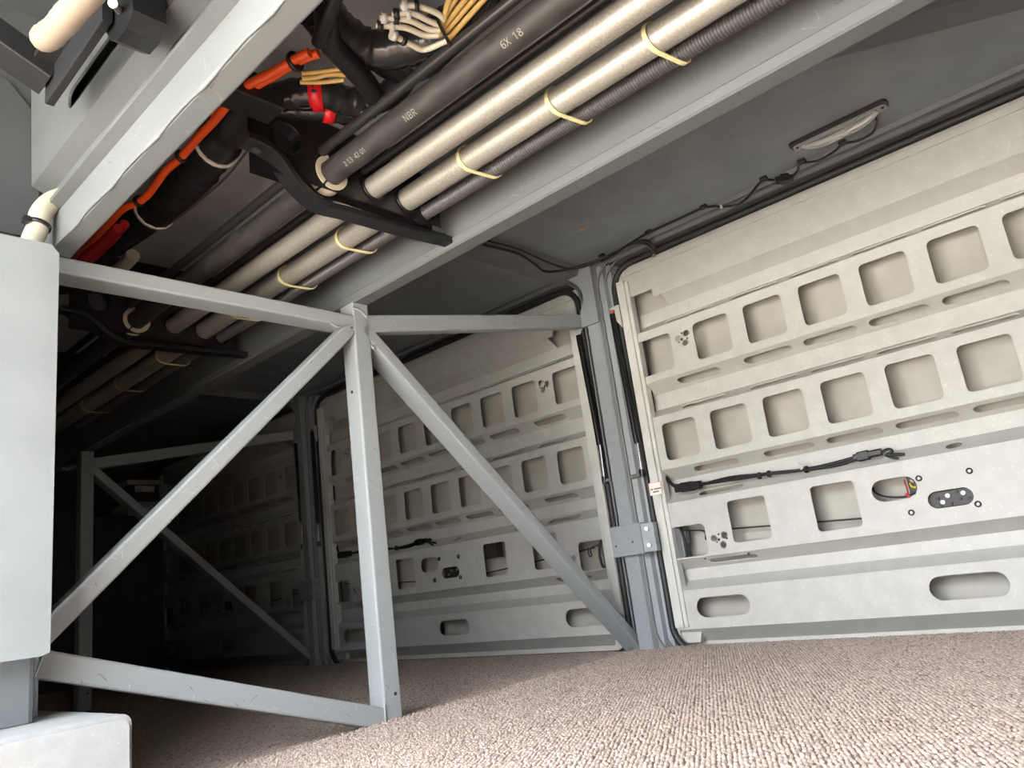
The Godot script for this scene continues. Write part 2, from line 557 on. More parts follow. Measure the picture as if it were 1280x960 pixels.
func make_door() -> Node3D:
	var d := Node3D.new()
	d.name = numbered("door_1")
	add_child(d)
	d.position = V(DOOR_X, 0, DOOR_Z)
	struct(d)
	var W := 0.765
	var R := Vector3.RIGHT
	var U := Vector3.UP
	var bk := V(0, 0, -0.003)
	var Z := Vector3.ZERO
	var slots := []
	for x in [-0.551, -0.338, -0.168, 0.0, 0.168, 0.338, 0.551]:
		slots.append(hole(x, 0.5, 0.069, 0.24, 0.01))
	# outer skin
	var s := mb()
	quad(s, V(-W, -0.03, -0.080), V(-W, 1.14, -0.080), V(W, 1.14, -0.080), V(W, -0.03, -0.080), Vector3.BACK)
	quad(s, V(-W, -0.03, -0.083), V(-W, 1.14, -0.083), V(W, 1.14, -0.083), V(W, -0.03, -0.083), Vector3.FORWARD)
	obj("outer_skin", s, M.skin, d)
	for band in [[0.9495, 0.9905], [0.683, 0.731], [0.4285, 0.4674], [0.1772, 0.210], [-0.03, 0.0115]]:
		s = mb()
		sheet(s, Rect2(-W, band[0], 2 * W, band[1] - band[0]), [], V(0, 0, -0.05), R, U, bk)
		obj("band", s, M.door, d)
	# upper panel
	s = mb()
	sheet(s, Rect2(-W, 1.042, 2 * W, 0.071), [], Z, R, U, bk)
	sheet(s, Rect2(-0.635, 1.017, 1.27, 0.025), [], Z, R, U, bk)
	for q in [-1, 1]:
		quad(s, V(q * 0.635, 1.042, 0), V(q * 0.635, 1.017, 0), V(q * 0.635, 1.017, -0.004), V(q * 0.635, 1.042, -0.004), V(q, 0, 0))
	var la := 0.0571
	var ev := V(0, 0.9895 - 1.017, -0.05).normalized()
	sheet(s, Rect2(-0.61, 0, 1.22, la), [], V(0, 1.017, 0), R, ev, V(0, 0.5, -0.9) * 0.003)
	quad(s, V(-W, 1.113, 0), V(W, 1.113, 0), V(W, 1.114, 0.004), V(-W, 1.114, 0.004), V(0, -1, 0.2))
	sheet(s, Rect2(-W, 1.114, 2 * W, 0.019), [], V(0, 0, 0.004), R, U, bk)
	quad(s, V(-W, 1.133, 0.004), V(W, 1.133, 0.004), V(W, 1.139, -0.008), V(-W, 1.139, -0.008), V(0, 0.8, 0.5))
	quad(s, V(-W, 1.139, -0.008), V(W, 1.139, -0.008), V(W, 1.146, -0.008), V(-W, 1.146, -0.008), V(0, 0, 1))
	obj("upper_panel", s, M.door, d)
	# rail with seven square windows
	s = mb()
	var hs := []
	for k in range(-3, 4):
		hs.append(hole(k * 0.158, 0.838, 0.0555, 0.0553, 0.014))
	for q in [-1, 1]:
		hs.append(hole(q * 0.668, 0.838, 0.063, 0.0553, 0.013))
		for c in [[0.580, 0.865], [0.552, 0.873], [0.560, 0.847]]:
			hs.append(hole(q * c[0], c[1], 0.0098, 0.0098, 0.01))
	sheet(s, Rect2(-W, 0.761, 2 * W, 0.159), hs, Z, R, U, bk)
	flange(s, 0.920, 0.9505, slots)
	flange(s, 0.761, 0.730, slots)
	obj("upper_rail", s, M.door, d)
	s = mb()
	hs = []
	for k in range(-4, 5):
		hs.append(hole(k * 0.158, 0.575, 0.0555, 0.055, 0.014))
	sheet(s, Rect2(-W, 0.497, 2 * W, 0.158), hs, Z, R, U, bk)
	flange(s, 0.655, 0.684, slots)
	flange(s, 0.497, 0.4664, slots)
	obj("middle_rail", s, M.door, d)
	s = mb()
	hs = []
	for q in [-1, 1]:
		hs.append(hole(q * 0.475, 0.320, 0.055, 0.0565, 0.011))
		hs.append(hole(q * 0.2435, 0.319, 0.0545, 0.0565, 0.011))
		hs.append(hole(q * 0.667, 0.2865, 0.057, 0.0435, 0.014))
		for c in [[0.587, 0.284], [0.555, 0.289], [0.563, 0.264]]:
			hs.append(hole(q * c[0], c[1], 0.0098, 0.0098, 0.01))
	hs.append(hole(-0.101, 0.337, 0.051, 0.026, 0.026))
	hs.append(hole(0.011, 0.2975, 0.047, 0.0195, 0.0195))
	sheet(s, Rect2(-W, 0.239, 2 * W, 0.160), hs, Z, R, U, bk)
	flange(s, 0.399, 0.4295, [hole(-0.551, 0.5, 0.069, 0.24, 0.01), hole(0.042, 0.5, 0.018, 0.24, 0.01), hole(0.551, 0.5, 0.069, 0.24, 0.01)])
	flange(s, 0.239, 0.209, [hole(-0.555, 0.5, 0.072, 0.22, 0.01), hole(0.555, 0.5, 0.072, 0.22, 0.01)])
	obj("lock_rail", s, M.door, d)
	s = mb()
	hs = [hole(0, 0.104, 0.08, 0.0268, 0.0268), hole(-0.599, 0.104, 0.08, 0.0268, 0.0268), hole(0.599, 0.104, 0.08, 0.0268, 0.0268)]
	sheet(s, Rect2(-W, 0.049, 2 * W, 0.105), hs, Z, R, U, bk)
	flange(s, 0.154, 0.1782, [])
	flange(s, 0.049, 0.0105, [])
	obj("bottom_rail", s, M.door, d)
	# side frames
	for q in [-1, 1]:
		s = mb()
		box(s, V(q * 0.7365 - 0.0135, 0.056, -0.02), V(q * 0.7365 + 0.0135, 1.10, 0.014), 0.002)
		box(s, V(q * 0.717 - 0.0055, 0.056, -0.02), V(q * 0.717 + 0.0055, 1.095, 0.008), 0.0015)
		obj("side_frame", s, M.frame_alu, d)
		s = mb()
		quad(s, V(q * 0.765, -0.02, 0), V(q * 0.765, 1.11, 0), V(q * 0.765, 1.11, -0.08), V(q * 0.765, -0.02, -0.08), V(q, 0, 0))
		quad(s, V(q * 0.765, 0.02, 0), V(q * 0.765, 1.11, 0), V(q * 0.745, 1.11, 0.001), V(q * 0.745, 0.02, 0.001), V(0, 0, 1))
		obj("edge_flange", s, M.door, d)
		# corner plate at the foot
		s = mb()
		prism(s, PackedVector2Array([Vector2(-0.035, 0.0), Vector2(0.03, 0.0), Vector2(0.038, 0.032), Vector2(-0.028, 0.032)]), V(q * 0.722, 0.012, -0.03), V(q * 0.722, 0.012, -0.012), R, U)
		obj("corner_plate", s, M.door, d)
		# hinge ear with a bolt
		s = mb()
		prism(s, PackedVector2Array([Vector2(0, 0.02), Vector2(q * 0.034, 0.018), Vector2(q * 0.036, 0.0), Vector2(0, -0.055)]), V(q * 0.745, 1.005, 0.022), V(q * 0.745, 1.005, 0.026), R, U)
		var ear := obj("hinge_ear", s, M.door, d)
		s = mb()
		cyl(s, V(q * 0.768, 1.008, 0.024), V(q * 0.768, 1.008, 0.034), 0.007, 10)
		obj("bolt", s, M.rust, ear)
		# latch gear seen in the notch
		s = mb()
		box(s, V(q * 0.703 - 0.012, 0.235, -0.046), V(q * 0.703 + 0.012, 0.325, -0.012), 0.004)
		box(s, V(q * 0.69 - 0.006, 0.28, -0.046), V(q * 0.69 + 0.006, 0.315, -0.02), 0.002)
		var lg := obj("latch_gear", s, M.latch_grey, d)
		s = mb()
		tube(s, smooth_path([V(q * 0.705, 0.332, -0.03), V(q * 0.693, 0.325, -0.014), V(q * 0.684, 0.29, -0.008), V(q * 0.686, 0.25, -0.012), V(q * 0.70, 0.232, -0.02), V(q * 0.71, 0.24, -0.03)]), 0.0042, 8)
		obj("cable_loop", s, M.rubber, lg)
		s = mb()
		tube(s, smooth_path([V(q * 0.70, 0.318, -0.036), V(q * 0.66, 0.314, -0.036), V(q * 0.636, 0.31, -0.036), V(q * 0.63, 0.30, -0.036), V(q * 0.632, 0.286, -0.036), V(q * 0.624, 0.284, -0.036), V(q * 0.621, 0.298, -0.036), V(q * 0.624, 0.312, -0.036)]), 0.0022, 6)
		obj("handle_rod", s, M.bolt_dark, lg)
		# cable running up behind the frame bar
		s = mb()
		tube(s, smooth_path([V(q * 0.722, 0.68, -0.03), V(q * 0.717, 0.78, -0.028), V(q * 0.714, 0.87, -0.03), V(q * 0.712, 0.94, -0.04)]), 0.006, 8)
		obj("edge_cable", s, M.rubber, d)
		# lock rods behind the square windows
		s = mb()
		cyl(s, V(q * 0.64, 0.309, -0.046), V(q * 0.06, 0.272, -0.046), 0.0025, 6)
		obj("lock_rod", s, M.bolt_dark, d)
	# latch block behind the right oval
	s = mb()
	box(s, V(-0.036, 0.277, -0.046), V(0.058, 0.318, -0.012), 0.003)
	var lb := obj("latch_block", s, M.bolt_dark, d)
	for c in [[0.005, 0.304, 1], [0.037, 0.305, 1], [-0.008, 0.291, 1], [-0.017, 0.301, 0], [0.024, 0.310, 0], [0.028, 0.293, 0], [-0.014, 0.283, 0], [0.008, 0.286, 0], [0.046, 0.292, 0]]:
		s = mb()
		cyl(s, V(c[0], c[1], -0.013), V(c[0], c[1], -0.008), 0.005 if c[2] else 0.004, 10)
		cyl(s, V(c[0], c[1], -0.009), V(c[0], c[1], -0.006), 0.0025, 8)
		obj("latch_pin", s, M.bolt if c[2] else M.black_steel, lb)
	for c in [[0.063, 0.350], [-0.042, 0.352], [-0.076, 0.278], [0.062, 0.276]]:
		s = mb()
		var ring := []
		for k in 12:
			ring.append(V(c[0] + cos(TAU * k / 12) * 0.0055, c[1] + sin(TAU * k / 12) * 0.0055, 0.002))
		tube(s, ring, 0.002, 6, false, true)
		obj("rivet_nut", s, M.bolt_dark, d)
		s = mb()
		cyl(s, V(c[0], c[1], 0.0), V(c[0], c[1], 0.0025), 0.0026, 8)
		obj("rivet_pin", s, M.bolt, d)
	# small screws along the bands
	s = mb()
	for row in [[0.969, -0.050], [0.707, -0.050], [0.448, -0.050], [0.194, -0.050]]:
		for k in 13:
			var x: float = -0.66 + 0.11 * k
			cyl(s, V(x, row[0], row[1]), V(x, row[0], row[1] + 0.002), 0.0022, 6)
	var rv := obj("rivets", s, M.tie_white, d)
	stuff(rv)
	s = mb()
	for q in [-1, 1]:
		for c in [[0.569, 0.859, 0.004], [0.5655, 0.8775, 0.0028], [0.551, 0.857, 0.0028], [0.580, 0.853, 0.0025], [0.573, 0.279, 0.004], [0.571, 0.293, 0.0028], [0.58, 0.273, 0.0025], [0.549, 0.279, 0.0025]]:
			cyl(s, V(q * c[0], c[1], -0.001), V(q * c[0], c[1], 0.0006), c[2], 8)
	for c in [[-0.5, 0.232], [0.35, 0.404], [-0.63, 0.234]]:
		cyl(s, V(c[0], c[1], -0.01), V(c[0], c[1], -0.008), 0.003, 8)
	stuff(obj("small_holes", s, M.ink, d))
	return d

func round_rect_path(x0: float, x1: float, y0: float, y1: float, r: float, z: float, n := 8) -> Array:
	var out := []
	for q in 4:
		var cx: float = [x1 - r, x0 + r, x0 + r, x1 - r][q]
		var cy: float = [y1 - r, y1 - r, y0 + r, y0 + r][q]
		for k in n + 1:
			var a := PI / 2 * (q + float(k) / n)
			out.append(V(cx + cos(a) * r, cy + sin(a) * r, z))
	return out

func build_doors() -> void:
	var d := make_door()
	tag(d, "nearest pale grey luggage door with rows of square cut-outs", "door")
	for k in [1, 2]:
		var o: Node3D = d.duplicate()
		o.name = "door_%d" % (k + 1)
		add_child(o)
		o.position = V(DOOR_X - PITCH * k, 0, DOOR_Z)
		tag(o, ["", "luggage door seen through the nearest welded frame, half in shade", "luggage door at the dark end of the hold beyond the second frame"][k], "door")
	# rubber seal and gutter lips round each opening
	for k in 3:
		var x := DOOR_X - PITCH * k
		var s := mb()
		tube(s, round_rect_path(x - 0.763, x + 0.763, -0.012, 1.151, 0.075, -1.940), 0.0105, 10, false, true)
		var seal := obj("door_seal", s, M.rubber)
		tag(seal, ["black rubber door seal around the nearest luggage door", "black rubber door seal around the half shaded door behind the frame", "black rubber door seal around the darkest door at the end"][k], "seal")
		s = mb()
		tube(s, round_rect_path(x - 0.786, x + 0.786, -0.02, 1.170, 0.08, -1.925), 0.0035, 6, false, true)
		tube(s, round_rect_path(x - 0.80, x + 0.80, -0.02, 1.176, 0.085, -1.905), 0.0035, 6, false, true)
		obj("gutter_lip", s, M.gutter, seal)
	# header between ceiling and doors
	var s := mb()
	prism(s, PackedVector2Array([Vector2(-1.872, 1.181), Vector2(-1.880, 1.170), Vector2(-1.905, 1.174), Vector2(-1.915, 1.166), Vector2(-1.945, 1.172), Vector2(-2.04, 1.172), Vector2(-2.04, 1.181)]), V(-4.75, 0, 0), V(1.45, 0, 0), Vector3.BACK, Vector3.UP)
	var h := obj("trim_2", s, M.gutter)
	struct(h)
	tag(h, "folded grey gutter above the luggage doors", "trim")

func build_pillars() -> void:
	var words := ["grey door pillar beside the nearest luggage door", "dim door pillar between the half shaded door and the darkest door", "grey door pillar outside the frame on the right"]
	var first: Node3D
	for k in 3:
		var off: float = [0.0, -PITCH, PITCH][k]
		if k > 0:
			var o := dup(first, V(off + TRUSS_X, 0, 0), words[k])
			o.set_meta("label", words[k])
			continue
		var p := thing("door_pillar", words[0], "pillar", V(TRUSS_X, 0, 0))
		first = p
		var x := -TRUSS_X
		var s := mb()
		var prof := PackedVector2Array([Vector2(-1.345 + x, -1.945), Vector2(-1.298 + x, -1.935), Vector2(-1.288 + x, -1.889), Vector2(-1.284 + x, -1.885), Vector2(-1.244 + x, -1.885), Vector2(-1.240 + x, -1.889), Vector2(-1.234 + x, -1.91), Vector2(-1.217 + x, -1.914), Vector2(-1.213 + x, -1.93), Vector2(-1.198 + x, -1.934), Vector2(-1.194 + x, -1.99), Vector2(-1.345 + x, -1.99)])
		prism(s, prof, V(0, -0.02, 0), V(0, ROOF_Y, 0), Vector3.RIGHT, Vector3.BACK)
		obj("column", s, M.pillar, p)
		# curved gusset into the ceiling rib
		s = mb()
		var g := PackedVector2Array([Vector2(-1.235 + x, ROOF_Y), Vector2(-1.235 + x, 0.98), Vector2(-1.300 + x, 0.98), Vector2(-1.298 + x, 1.03)])
		for i in 7:
			var a := i / 6.0
			g.append(Vector2(-1.275 + x - 0.07 * a * a, 1.075 + 0.09 * a))
		g.append(Vector2(-1.37 + x, ROOF_Y))
		prism(s, g, V(0, 0, -1.884), V(0, 0, -1.876), Vector3.RIGHT, Vector3.UP)
		obj("gusset", s, M.pillar, p)
		# striker plate with two screws
		s = mb()
		box(s, V(-1.312 + x, 0.268, -1.90), V(-1.205 + x, 0.356, -1.868), 0.003)
		prism(s, PackedVector2Array([Vector2(0, -0.012), Vector2(0.03, -0.03), Vector2(0.03, -0.05), Vector2(0, -0.04)]), V(-1.205 + x, 0.272, -1.86), V(-1.205 + x, 0.352, -1.86), Vector3.RIGHT, Vector3.BACK)
		var pl := obj("striker_plate", s, M.pillar, p)
		for y in [0.29, 0.336]:
			s = mb()
			cyl(s, V(-1.192 + x, y, -1.884), V(-1.188 + x, y, -1.872), 0.006, 10)
			obj("screw", s, M.bolt, pl)
		for c in [[-1.297, 0.30], [-1.238, 0.305]]:
			s = mb()
			cyl(s, V(c[0] + x, c[1], -1.869), V(c[0] + x, c[1], -1.867), 0.003, 8)
			obj("screw_hole", s, M.ink, pl)
		s = mb()
		cyl(s, V(-1.305 + x, 0.246, -1.925), V(-1.305 + x, 0.246, -1.915), 0.008, 10)
		obj("bolt", s, M.bolt_dark, p)
	# gas struts either side of each pillar
	for k in 2:
		for q in 2:
			var off := -PITCH * k
			var s := mb()
			var top: Vector3 = [V(-1.207, 1.00, -1.915), V(-1.347, 0.975, -1.917)][q] + V(off, 0, 0)
			var mid: Vector3 = [V(-1.190, 0.585, -1.905), V(-1.328, 0.61, -1.912)][q] + V(off, 0, 0)
			var low: Vector3 = [V(-1.189, 0.495, -1.903), V(-1.331, 0.50, -1.912)][q] + V(off, 0, 0)
			var words2 := [["gas strut right of the near pillar, against the nearest door", "gas strut left of the near pillar, against the half shaded door"], ["gas strut right of the dim pillar, behind the shaded door edge", "gas strut left of the dim pillar, in front of the darkest door"]]
			var g := thing("gas_strut", words2[k][q], "gas strut", V(low.x, low.y, low.z), "gas struts beside the door pillars")
			tube(s, [top - low, mid - low], 0.0095, 10)
			obj("cylinder", s, M.gas_strut, g)
			s = mb()
			tube(s, [mid - low, Vector3.ZERO], 0.0042, 8)
			obj("rod", s, M.rod, g)
			s = mb()
			tube(s, [V(0, 0.012, 0), V(0, -0.008, 0)], 0.009, 8)
			obj("ball_socket", s, M.gas_strut, g)
			s = mb()
			tube(s, [V(0.004 if q == 0 else -0.006, 0, 0), V(-0.04 if q == 0 else 0.036, -0.004, 0.0)], 0.006, 8)
			obj("pin", s, M.bolt, g)

# ------------------------------------------------------------------ welded frames and long beams
func build_trusses() -> void:
	var words := ["nearest grey welded tube frame with post, two braces and sloping bars", "second grey welded tube frame deep in the dark bay"]
	var first: Node3D
	for k in 2:
		if k > 0:
			var o := dup(first, V(TRUSS_X - PITCH * k, 0, 0), words[k])
			for c in o.get_children():
				if c.mesh.get_aabb().get_center().z > -0.9:
					c.free()
			continue
		var t := thing("tube_frame", words[0], "frame", V(TRUSS_X, 0, 0), "welded tube frames across the hold")
		first = t
		var X := Vector3.RIGHT
		var s := mb()
		bar(s, V(-0.0245, 0.0, -1.0145), V(-0.0245, 0.897, -1.0145), 0.049, 0.044, X)
		obj("post", s, M.truss, t)
		s = mb()   # level bar towards the open side
		bar(s, V(-0.0285, 0.851, -0.993), V(-0.0285, 0.851, -0.384), 0.057, 0.030, X)
		obj("level_bar", s, M.truss, t)
		s = mb()   # bar rising to the pillar
		bar(s, V(-0.018, 0.852, -1.03), V(-0.018, 1.0065, -1.888), 0.036, 0.042, X)
		obj("rising_bar", s, M.truss, t)
		s = mb()   # brace down to the pillar's foot
		bar(s, V(-0.029, 0.842, -1.024), V(-0.029, -0.004, -1.947), 0.058, 0.030, X)
		obj("brace", s, M.truss, t)
		s = mb()   # brace down to the near side
		bar(s, V(-0.02, 0.832, -0.984), V(-0.02, 0.245, -0.377), 0.040, 0.0315, X)
		obj("brace", s, M.truss, t)
		s = mb()   # low bar
		bar(s, V(-0.0165, 0.013, -0.994), V(-0.0165, 0.217, -0.384), 0.033, 0.040, X)
		obj("low_bar", s, M.truss, t)
		s = mb()
		bar(s, V(-0.0265, 0.146, -0.362), V(-0.0265, 0.866, -0.362), 0.045, 0.044, X)
		obj("post", s, M.truss, t)
		# weld beads and small screw holes
		for w in [[[V(0.001, 0.835, -0.93), V(0.002, 0.829, -0.945), V(0.001, 0.835, -0.962), V(0.002, 0.84, -0.975)], 0.0028],
				[[V(0.001, 0.866, -1.03), V(0.002, 0.88, -1.012), V(0.001, 0.884, -0.99)], 0.0025],
				[[V(0.001, 0.80, -1.036), V(0.002, 0.792, -1.04), V(0.001, 0.80, -1.047)], 0.0028],
				[[V(0.001, 0.008, -0.992), V(0.002, 0.02, -0.991), V(0.001, 0.04, -0.992)], 0.0022]]:
			s = mb()
			tube(s, smooth_path(w[0]), w[1], 6)
			obj("weld", s, M.truss, t)
		for c in [[V(-0.026, 0.692, -0.9925), V(0, 0, 0.001)], [V(-0.0005, 0.055, -1.022), V(0.001, 0, 0)]]:
			s = mb()
			tube(s, [c[0], c[0] + c[1]], 0.004, 8)
			obj("screw_hole", s, M.ink, t)
	# long beam on the far side of the tunnel
	var s := mb()
	prism(s, PackedVector2Array([Vector2(-1.036, 0.899), Vector2(-0.996, 0.896), Vector2(-0.992, 0.899), Vector2(-0.990, 0.914), Vector2(-0.996, 0.919), Vector2(-0.998, 1.178), Vector2(-1.036, 1.178)]), V(-4.74, 0, 0), V(1.44, 0, 0), Vector3.BACK, Vector3.UP)
	tag(obj("long_beam", s, M.beam), "broad grey beam running over the post top beside the pipes", "beam")
	s = mb()
	bar(s, V(-1.345, 0.897, -0.3975), V(1.44, 0.897, -0.3975), 0.062, 0.035, Vector3.UP, 0.004)
	var lb := obj("long_beam", s, M.beam)
	tag(lb, "pale square tube beam above the tall grey cover panel", "beam")
	s = mb()
	var pts := []
	for i in 60:
		var x := -1.30 + 0.026 * i
		pts.append(V(x, 0.8678 + 0.0012 * sin(i * 1.7) * cos(i * 0.6), -0.3815 + 0.0012 * sin(i * 1.1)))
	tube(s, pts, 0.0022, 6)
	obj("weld_bead", s, M.beam, lb)
	s = mb()
	bar(s, V(-4.74, 0.897, -0.3975), V(-1.36, 0.897, -0.3975), 0.062, 0.035, Vector3.UP, 0.004)
	tag(obj("long_beam", s, M.beam), "dark end of the square tube beam behind the cover panel", "beam")

# ------------------------------------------------------------------ pipes in the tunnel
func letters(text: String, size: float, m: Material, parent: Node3D, at: Vector3, right: Vector3, up: Vector3) -> void:
	var t := TextMesh.new()
	t.text = text
	var f := SystemFont.new()
	f.font_names = PackedStringArray(["Droid Sans"])
	t.font = f
	t.font_size = 32
	t.pixel_size = size / 24.0
	t.depth = 0.0016
	t.material = m
	var o := MeshInstance3D.new()
	o.mesh = t
	o.name = "lettering"
	parent.add_child(o, true)
	o.transform = Transform3D(Basis(right, up, right.cross(up)), at)

func build_pipes() -> void:
	var X0 := -4.7
	var X1 := 1.4
	var specs := [["rubber_hose", 0.95, -0.698, 0.0212, "dark brown rubber hose with printed lettering beside the cable looms", "hose", "rubber_hose"],
		["steel_pipe", 0.95, -0.786, 0.0202, "bare steel pipe next to the dark hose", "pipe", "steel_pipe"],
		["steel_pipe", 0.95, -0.8625, 0.0216, "bare steel pipe tied together with the ribbed conduit", "pipe", "steel_pipe"]]
	for p in specs:
		var s := mb()
		tube(s, [V(X0, p[1], p[2]), V(-1.3, p[1], p[2]), V(X1, p[1], p[2])], p[3], 28, false)
		var o := obj(p[0], s, M[p[6]])
		tag(o, p[4], p[5], "pipes in the tunnel" if p[0] == "steel_pipe" else "")
		if p[0] == "rubber_hose":
			# printed marks sit on the underside that looks at the bay
			var a := deg_to_rad(-45.0)
			var nrm := V(0, -sin(deg_to_rad(50.0)), cos(deg_to_rad(50.0)))
			var up := V(0, cos(deg_to_rad(50.0)), sin(deg_to_rad(50.0)))
			var c := V(0, 0.95, -0.698) + nrm * 0.0206
			letters("NBR", 0.0105, M.print, o, c + V(-0.722, 0, 0), Vector3.RIGHT, up)
			letters("2 13  42 01", 0.0085, M.print, o, c + V(-0.86, 0, 0), Vector3.RIGHT, up)
			letters("6X  18", 0.0105, M.print, o, c + V(-0.513, 0, 0), Vector3.RIGHT, up)
	# thin dark lines beside the hose
	for c in [[0.985, -0.682, 0.009, "thin dark line along the cable side of the rubber hose"], [0.975, -0.7665, 0.006, "thin dark line between the rubber hose and the steel pipe"], [0.990, -0.788, 0.006, "second thin dark line, tucked beside the steel pipe"]]:
		var s := mb()
		tube(s, [V(X0, c[0], c[1]), V(X1, c[0], c[1])], c[2], 10, false)
		tag(obj("hydraulic_line", s, M.line), c[3], "pipe", "thin lines in the tunnel")
	# ribbed conduit
	var s := mb()
	var pts := []
	var rad := []
	var x := -2.75
	var i := 0
	while x < 0.25:
		var sag := 0.004 * sin(x * 9.0)
		for k in [[0.0, 0.0136], [0.0017, 0.0136], [0.0024, 0.0116], [0.0040, 0.0116]]:
			pts.append(V(x + k[0], 0.9395 + sag * 0.5, -0.9065 - absf(sag) * 0.6))
			rad.append(k[1])
		x += 0.0048
	tube(s, pts, rad, 12, false)
	var cd := obj("ribbed_conduit", s, M.conduit)
	tag(cd, "grey ribbed conduit tied along the outer steel pipe", "conduit")
	# cable ties round outer pipe and conduit
	var where := [-0.396, -0.574, -0.772, -1.128, -1.345, -1.57, -1.964, -2.246, -2.515]
	var tw := ["cream cable tie on the outer pipe, nearest the top edge of the picture", "cream cable tie on the outer pipe, second from the top edge", "cream cable tie on the outer pipe just short of the black bracket", "cream cable tie just behind the black bracket", "cream cable tie closest above the level frame bar", "pale cable tie seen just under the level frame bar", "dim cable tie in the dark, first beyond the second pipe bracket", "dim cable tie in the dark, second beyond the second pipe bracket", "dim cable tie in the dark, farthest along the outer pipe"]
	for k in where.size():
		s = mb()
		var lp := []
		var c1 := Vector2(-0.8625, 0.95)
		var c2 := Vector2(-0.9065, 0.9395)
		var dir := (c2 - c1).normalized()
		var nn := Vector2(-dir.y, dir.x)
		var r1 := 0.0232
		var r2 := 0.0152
		var base := dir.angle()
		var spread := acos((r1 - r2) / c1.distance_to(c2))
		for q in 17:
			var a := base + spread + (TAU - 2 * spread) * q / 16.0
			lp.append(c1 + Vector2(cos(a), sin(a)) * r1)
		for q in 11:
			var a := base - spread + 2 * spread * q / 10.0
			lp.append(c2 + Vector2(cos(a), sin(a)) * r2)
		var n := lp.size()
		var wx: float = where[k]
		s.set_smooth_group(-1)
		for q in n:
			var a: Vector2 = lp[q]
			var b: Vector2 = lp[(q + 1) % n]
			var e := (b - a)
			var o2 := Vector2(e.y, -e.x).normalized()
			var t := 0.0018
			var skew := 0.25
			var P := func(v: Vector2, out: float, w: float) -> Vector3: return V(wx + w + (v.x - c1.x) * -skew, v.y + o2.y * out, v.x + o2.x * out)
			for pair in [[t, -0.0036, t, 0.0036], [0.0, -0.0036, t, -0.0036], [0.0, 0.0036, t, 0.0036]]:
				quad(s, P.call(a, pair[0], pair[1]), P.call(b, pair[0], pair[1]), P.call(b, pair[2], pair[3]), P.call(a, pair[2], pair[3]), V(signf(pair[1]) if pair[1] == pair[3] else 0.0, o2.y, o2.x))
		box(s, V(wx - 0.004, 0.972, -0.884), V(wx + 0.004, 0.979, -0.876), 0.001)
		tag(obj("cable_tie", s, M.tie_cream), tw[k], "cable tie", "cream cable ties on the outer pipe")
	# black pipe brackets
	for k in 2:
		var bx := -0.955 - 0.80 * k
		var b := thing("pipe_bracket", ["black steel bracket holding the pipes in the open bay", "black pipe bracket hidden in the dark behind the level bar"][k], "bracket", V(bx, 0.93, -0.8), "black pipe brackets")
		s = mb()   # plate with round clamps, standing across the pipes
		var o := V(0.0, -0.93, 0.8)
		var holes := [hole(-0.698, 0.95, 0.030, 0.030, 0.03), hole(-0.786, 0.95, 0.0222, 0.0222, 0.0222), hole(-0.8625, 0.95, 0.0235, 0.0235, 0.0235), hole(-0.912, 0.94, 0.017, 0.017, 0.017), hole(-0.615, 0.985, 0.026, 0.026, 0.026)]
		var eu := V(0, 0, 1)
		for dxx in [0.012, -0.012]:
			sheet(s, Rect2(-0.945, 0.915, 0.385, 0.105), holes, o + V(dxx, 0, 0), eu, Vector3.UP, V(-0.012 if dxx > 0 else 0.012, 0, 0))
		obj("clamp_plate", s, M.black_plastic, b)
		for rr in [[-0.615, 0.985, 0.027], [-0.786, 0.95, 0.0232], [-0.8625, 0.95, 0.0245]]:
			s = mb()
			var rp := []
			for q in 20:
				rp.append(o + V(0.014, rr[1] + sin(TAU * q / 20) * rr[2], rr[0] + cos(TAU * q / 20) * rr[2]))
			tube(s, rp, 0.0022, 6, false, true)
			obj("clamp_ring", s, M.black_plastic, b)
		s = mb()   # strap below
		var sp := smooth_path([V(0.03, 0.01, 0.272), V(0.03, 0.008, 0.24), V(0.02, 0.0, 0.21), V(0.0, -0.022, 0.165), V(-0.02, -0.030, 0.11), V(-0.022, -0.026, 0.05), V(-0.022, -0.024, -0.05), V(-0.020, -0.018, -0.17)], 5)
		for q in sp.size() - 1:
			bar(s, sp[q], sp[q + 1] + (sp[q + 1] - sp[q]) * 0.15, 0.034, 0.012, Vector3.RIGHT, 0.002)
		box(s, V(-0.032, -0.026, -0.20), V(-0.006, -0.012, -0.16), 0.002)
		obj("strap", s, M.black_plastic, b)
		s = mb()
		tube(s, [V(0.03, 0.000, 0.252), V(0.03, -0.003, 0.252)], 0.008, 6)
		obj("bolt", s, M.bolt_dark, b)
		# cream split collar round the hose
		s = mb()
		for arc in [[-20.0, 118.0], [126.0, 262.0]]:
			var prev: Array = []
			for q in 13:
				var a := deg_to_rad(arc[0] + (arc[1] - arc[0]) * q / 12.0 + 180.0)
				var cc := V(0, 0.02, 0.102)
				var dr := V(0, sin(a), cos(a))
				var cur := [cc + dr * 0.0222 + V(0.014, 0, 0), cc + dr * 0.0315 + V(0.014, 0, 0), cc + dr * 0.0315 + V(-0.014, 0, 0), cc + dr * 0.0222 + V(-0.014, 0, 0)]
				if q > 0:
					quad(s, prev[0], prev[1], cur[1], cur[0], V(1, 0, 0))
					quad(s, prev[1], prev[2], cur[2], cur[1], dr)
					quad(s, prev[2], prev[3], cur[3], cur[2], V(-1, 0, 0))
					quad(s, prev[3], prev[0], cur[0], cur[3], -dr)
				prev = cur
		obj("collar", s, M.collar, b)
	# flat black carrier from the beam to the bracket
	s = mb()
	bar(s, V(-0.885, 0.985, -0.43), V(-0.885, 0.985, -0.56), 0.05, 0.03, Vector3.RIGHT, 0.003)
	tag(obj("carrier_arm", s, M.black_steel), "black carrier arm between the pale tube beam and the pipe bracket", "bracket")

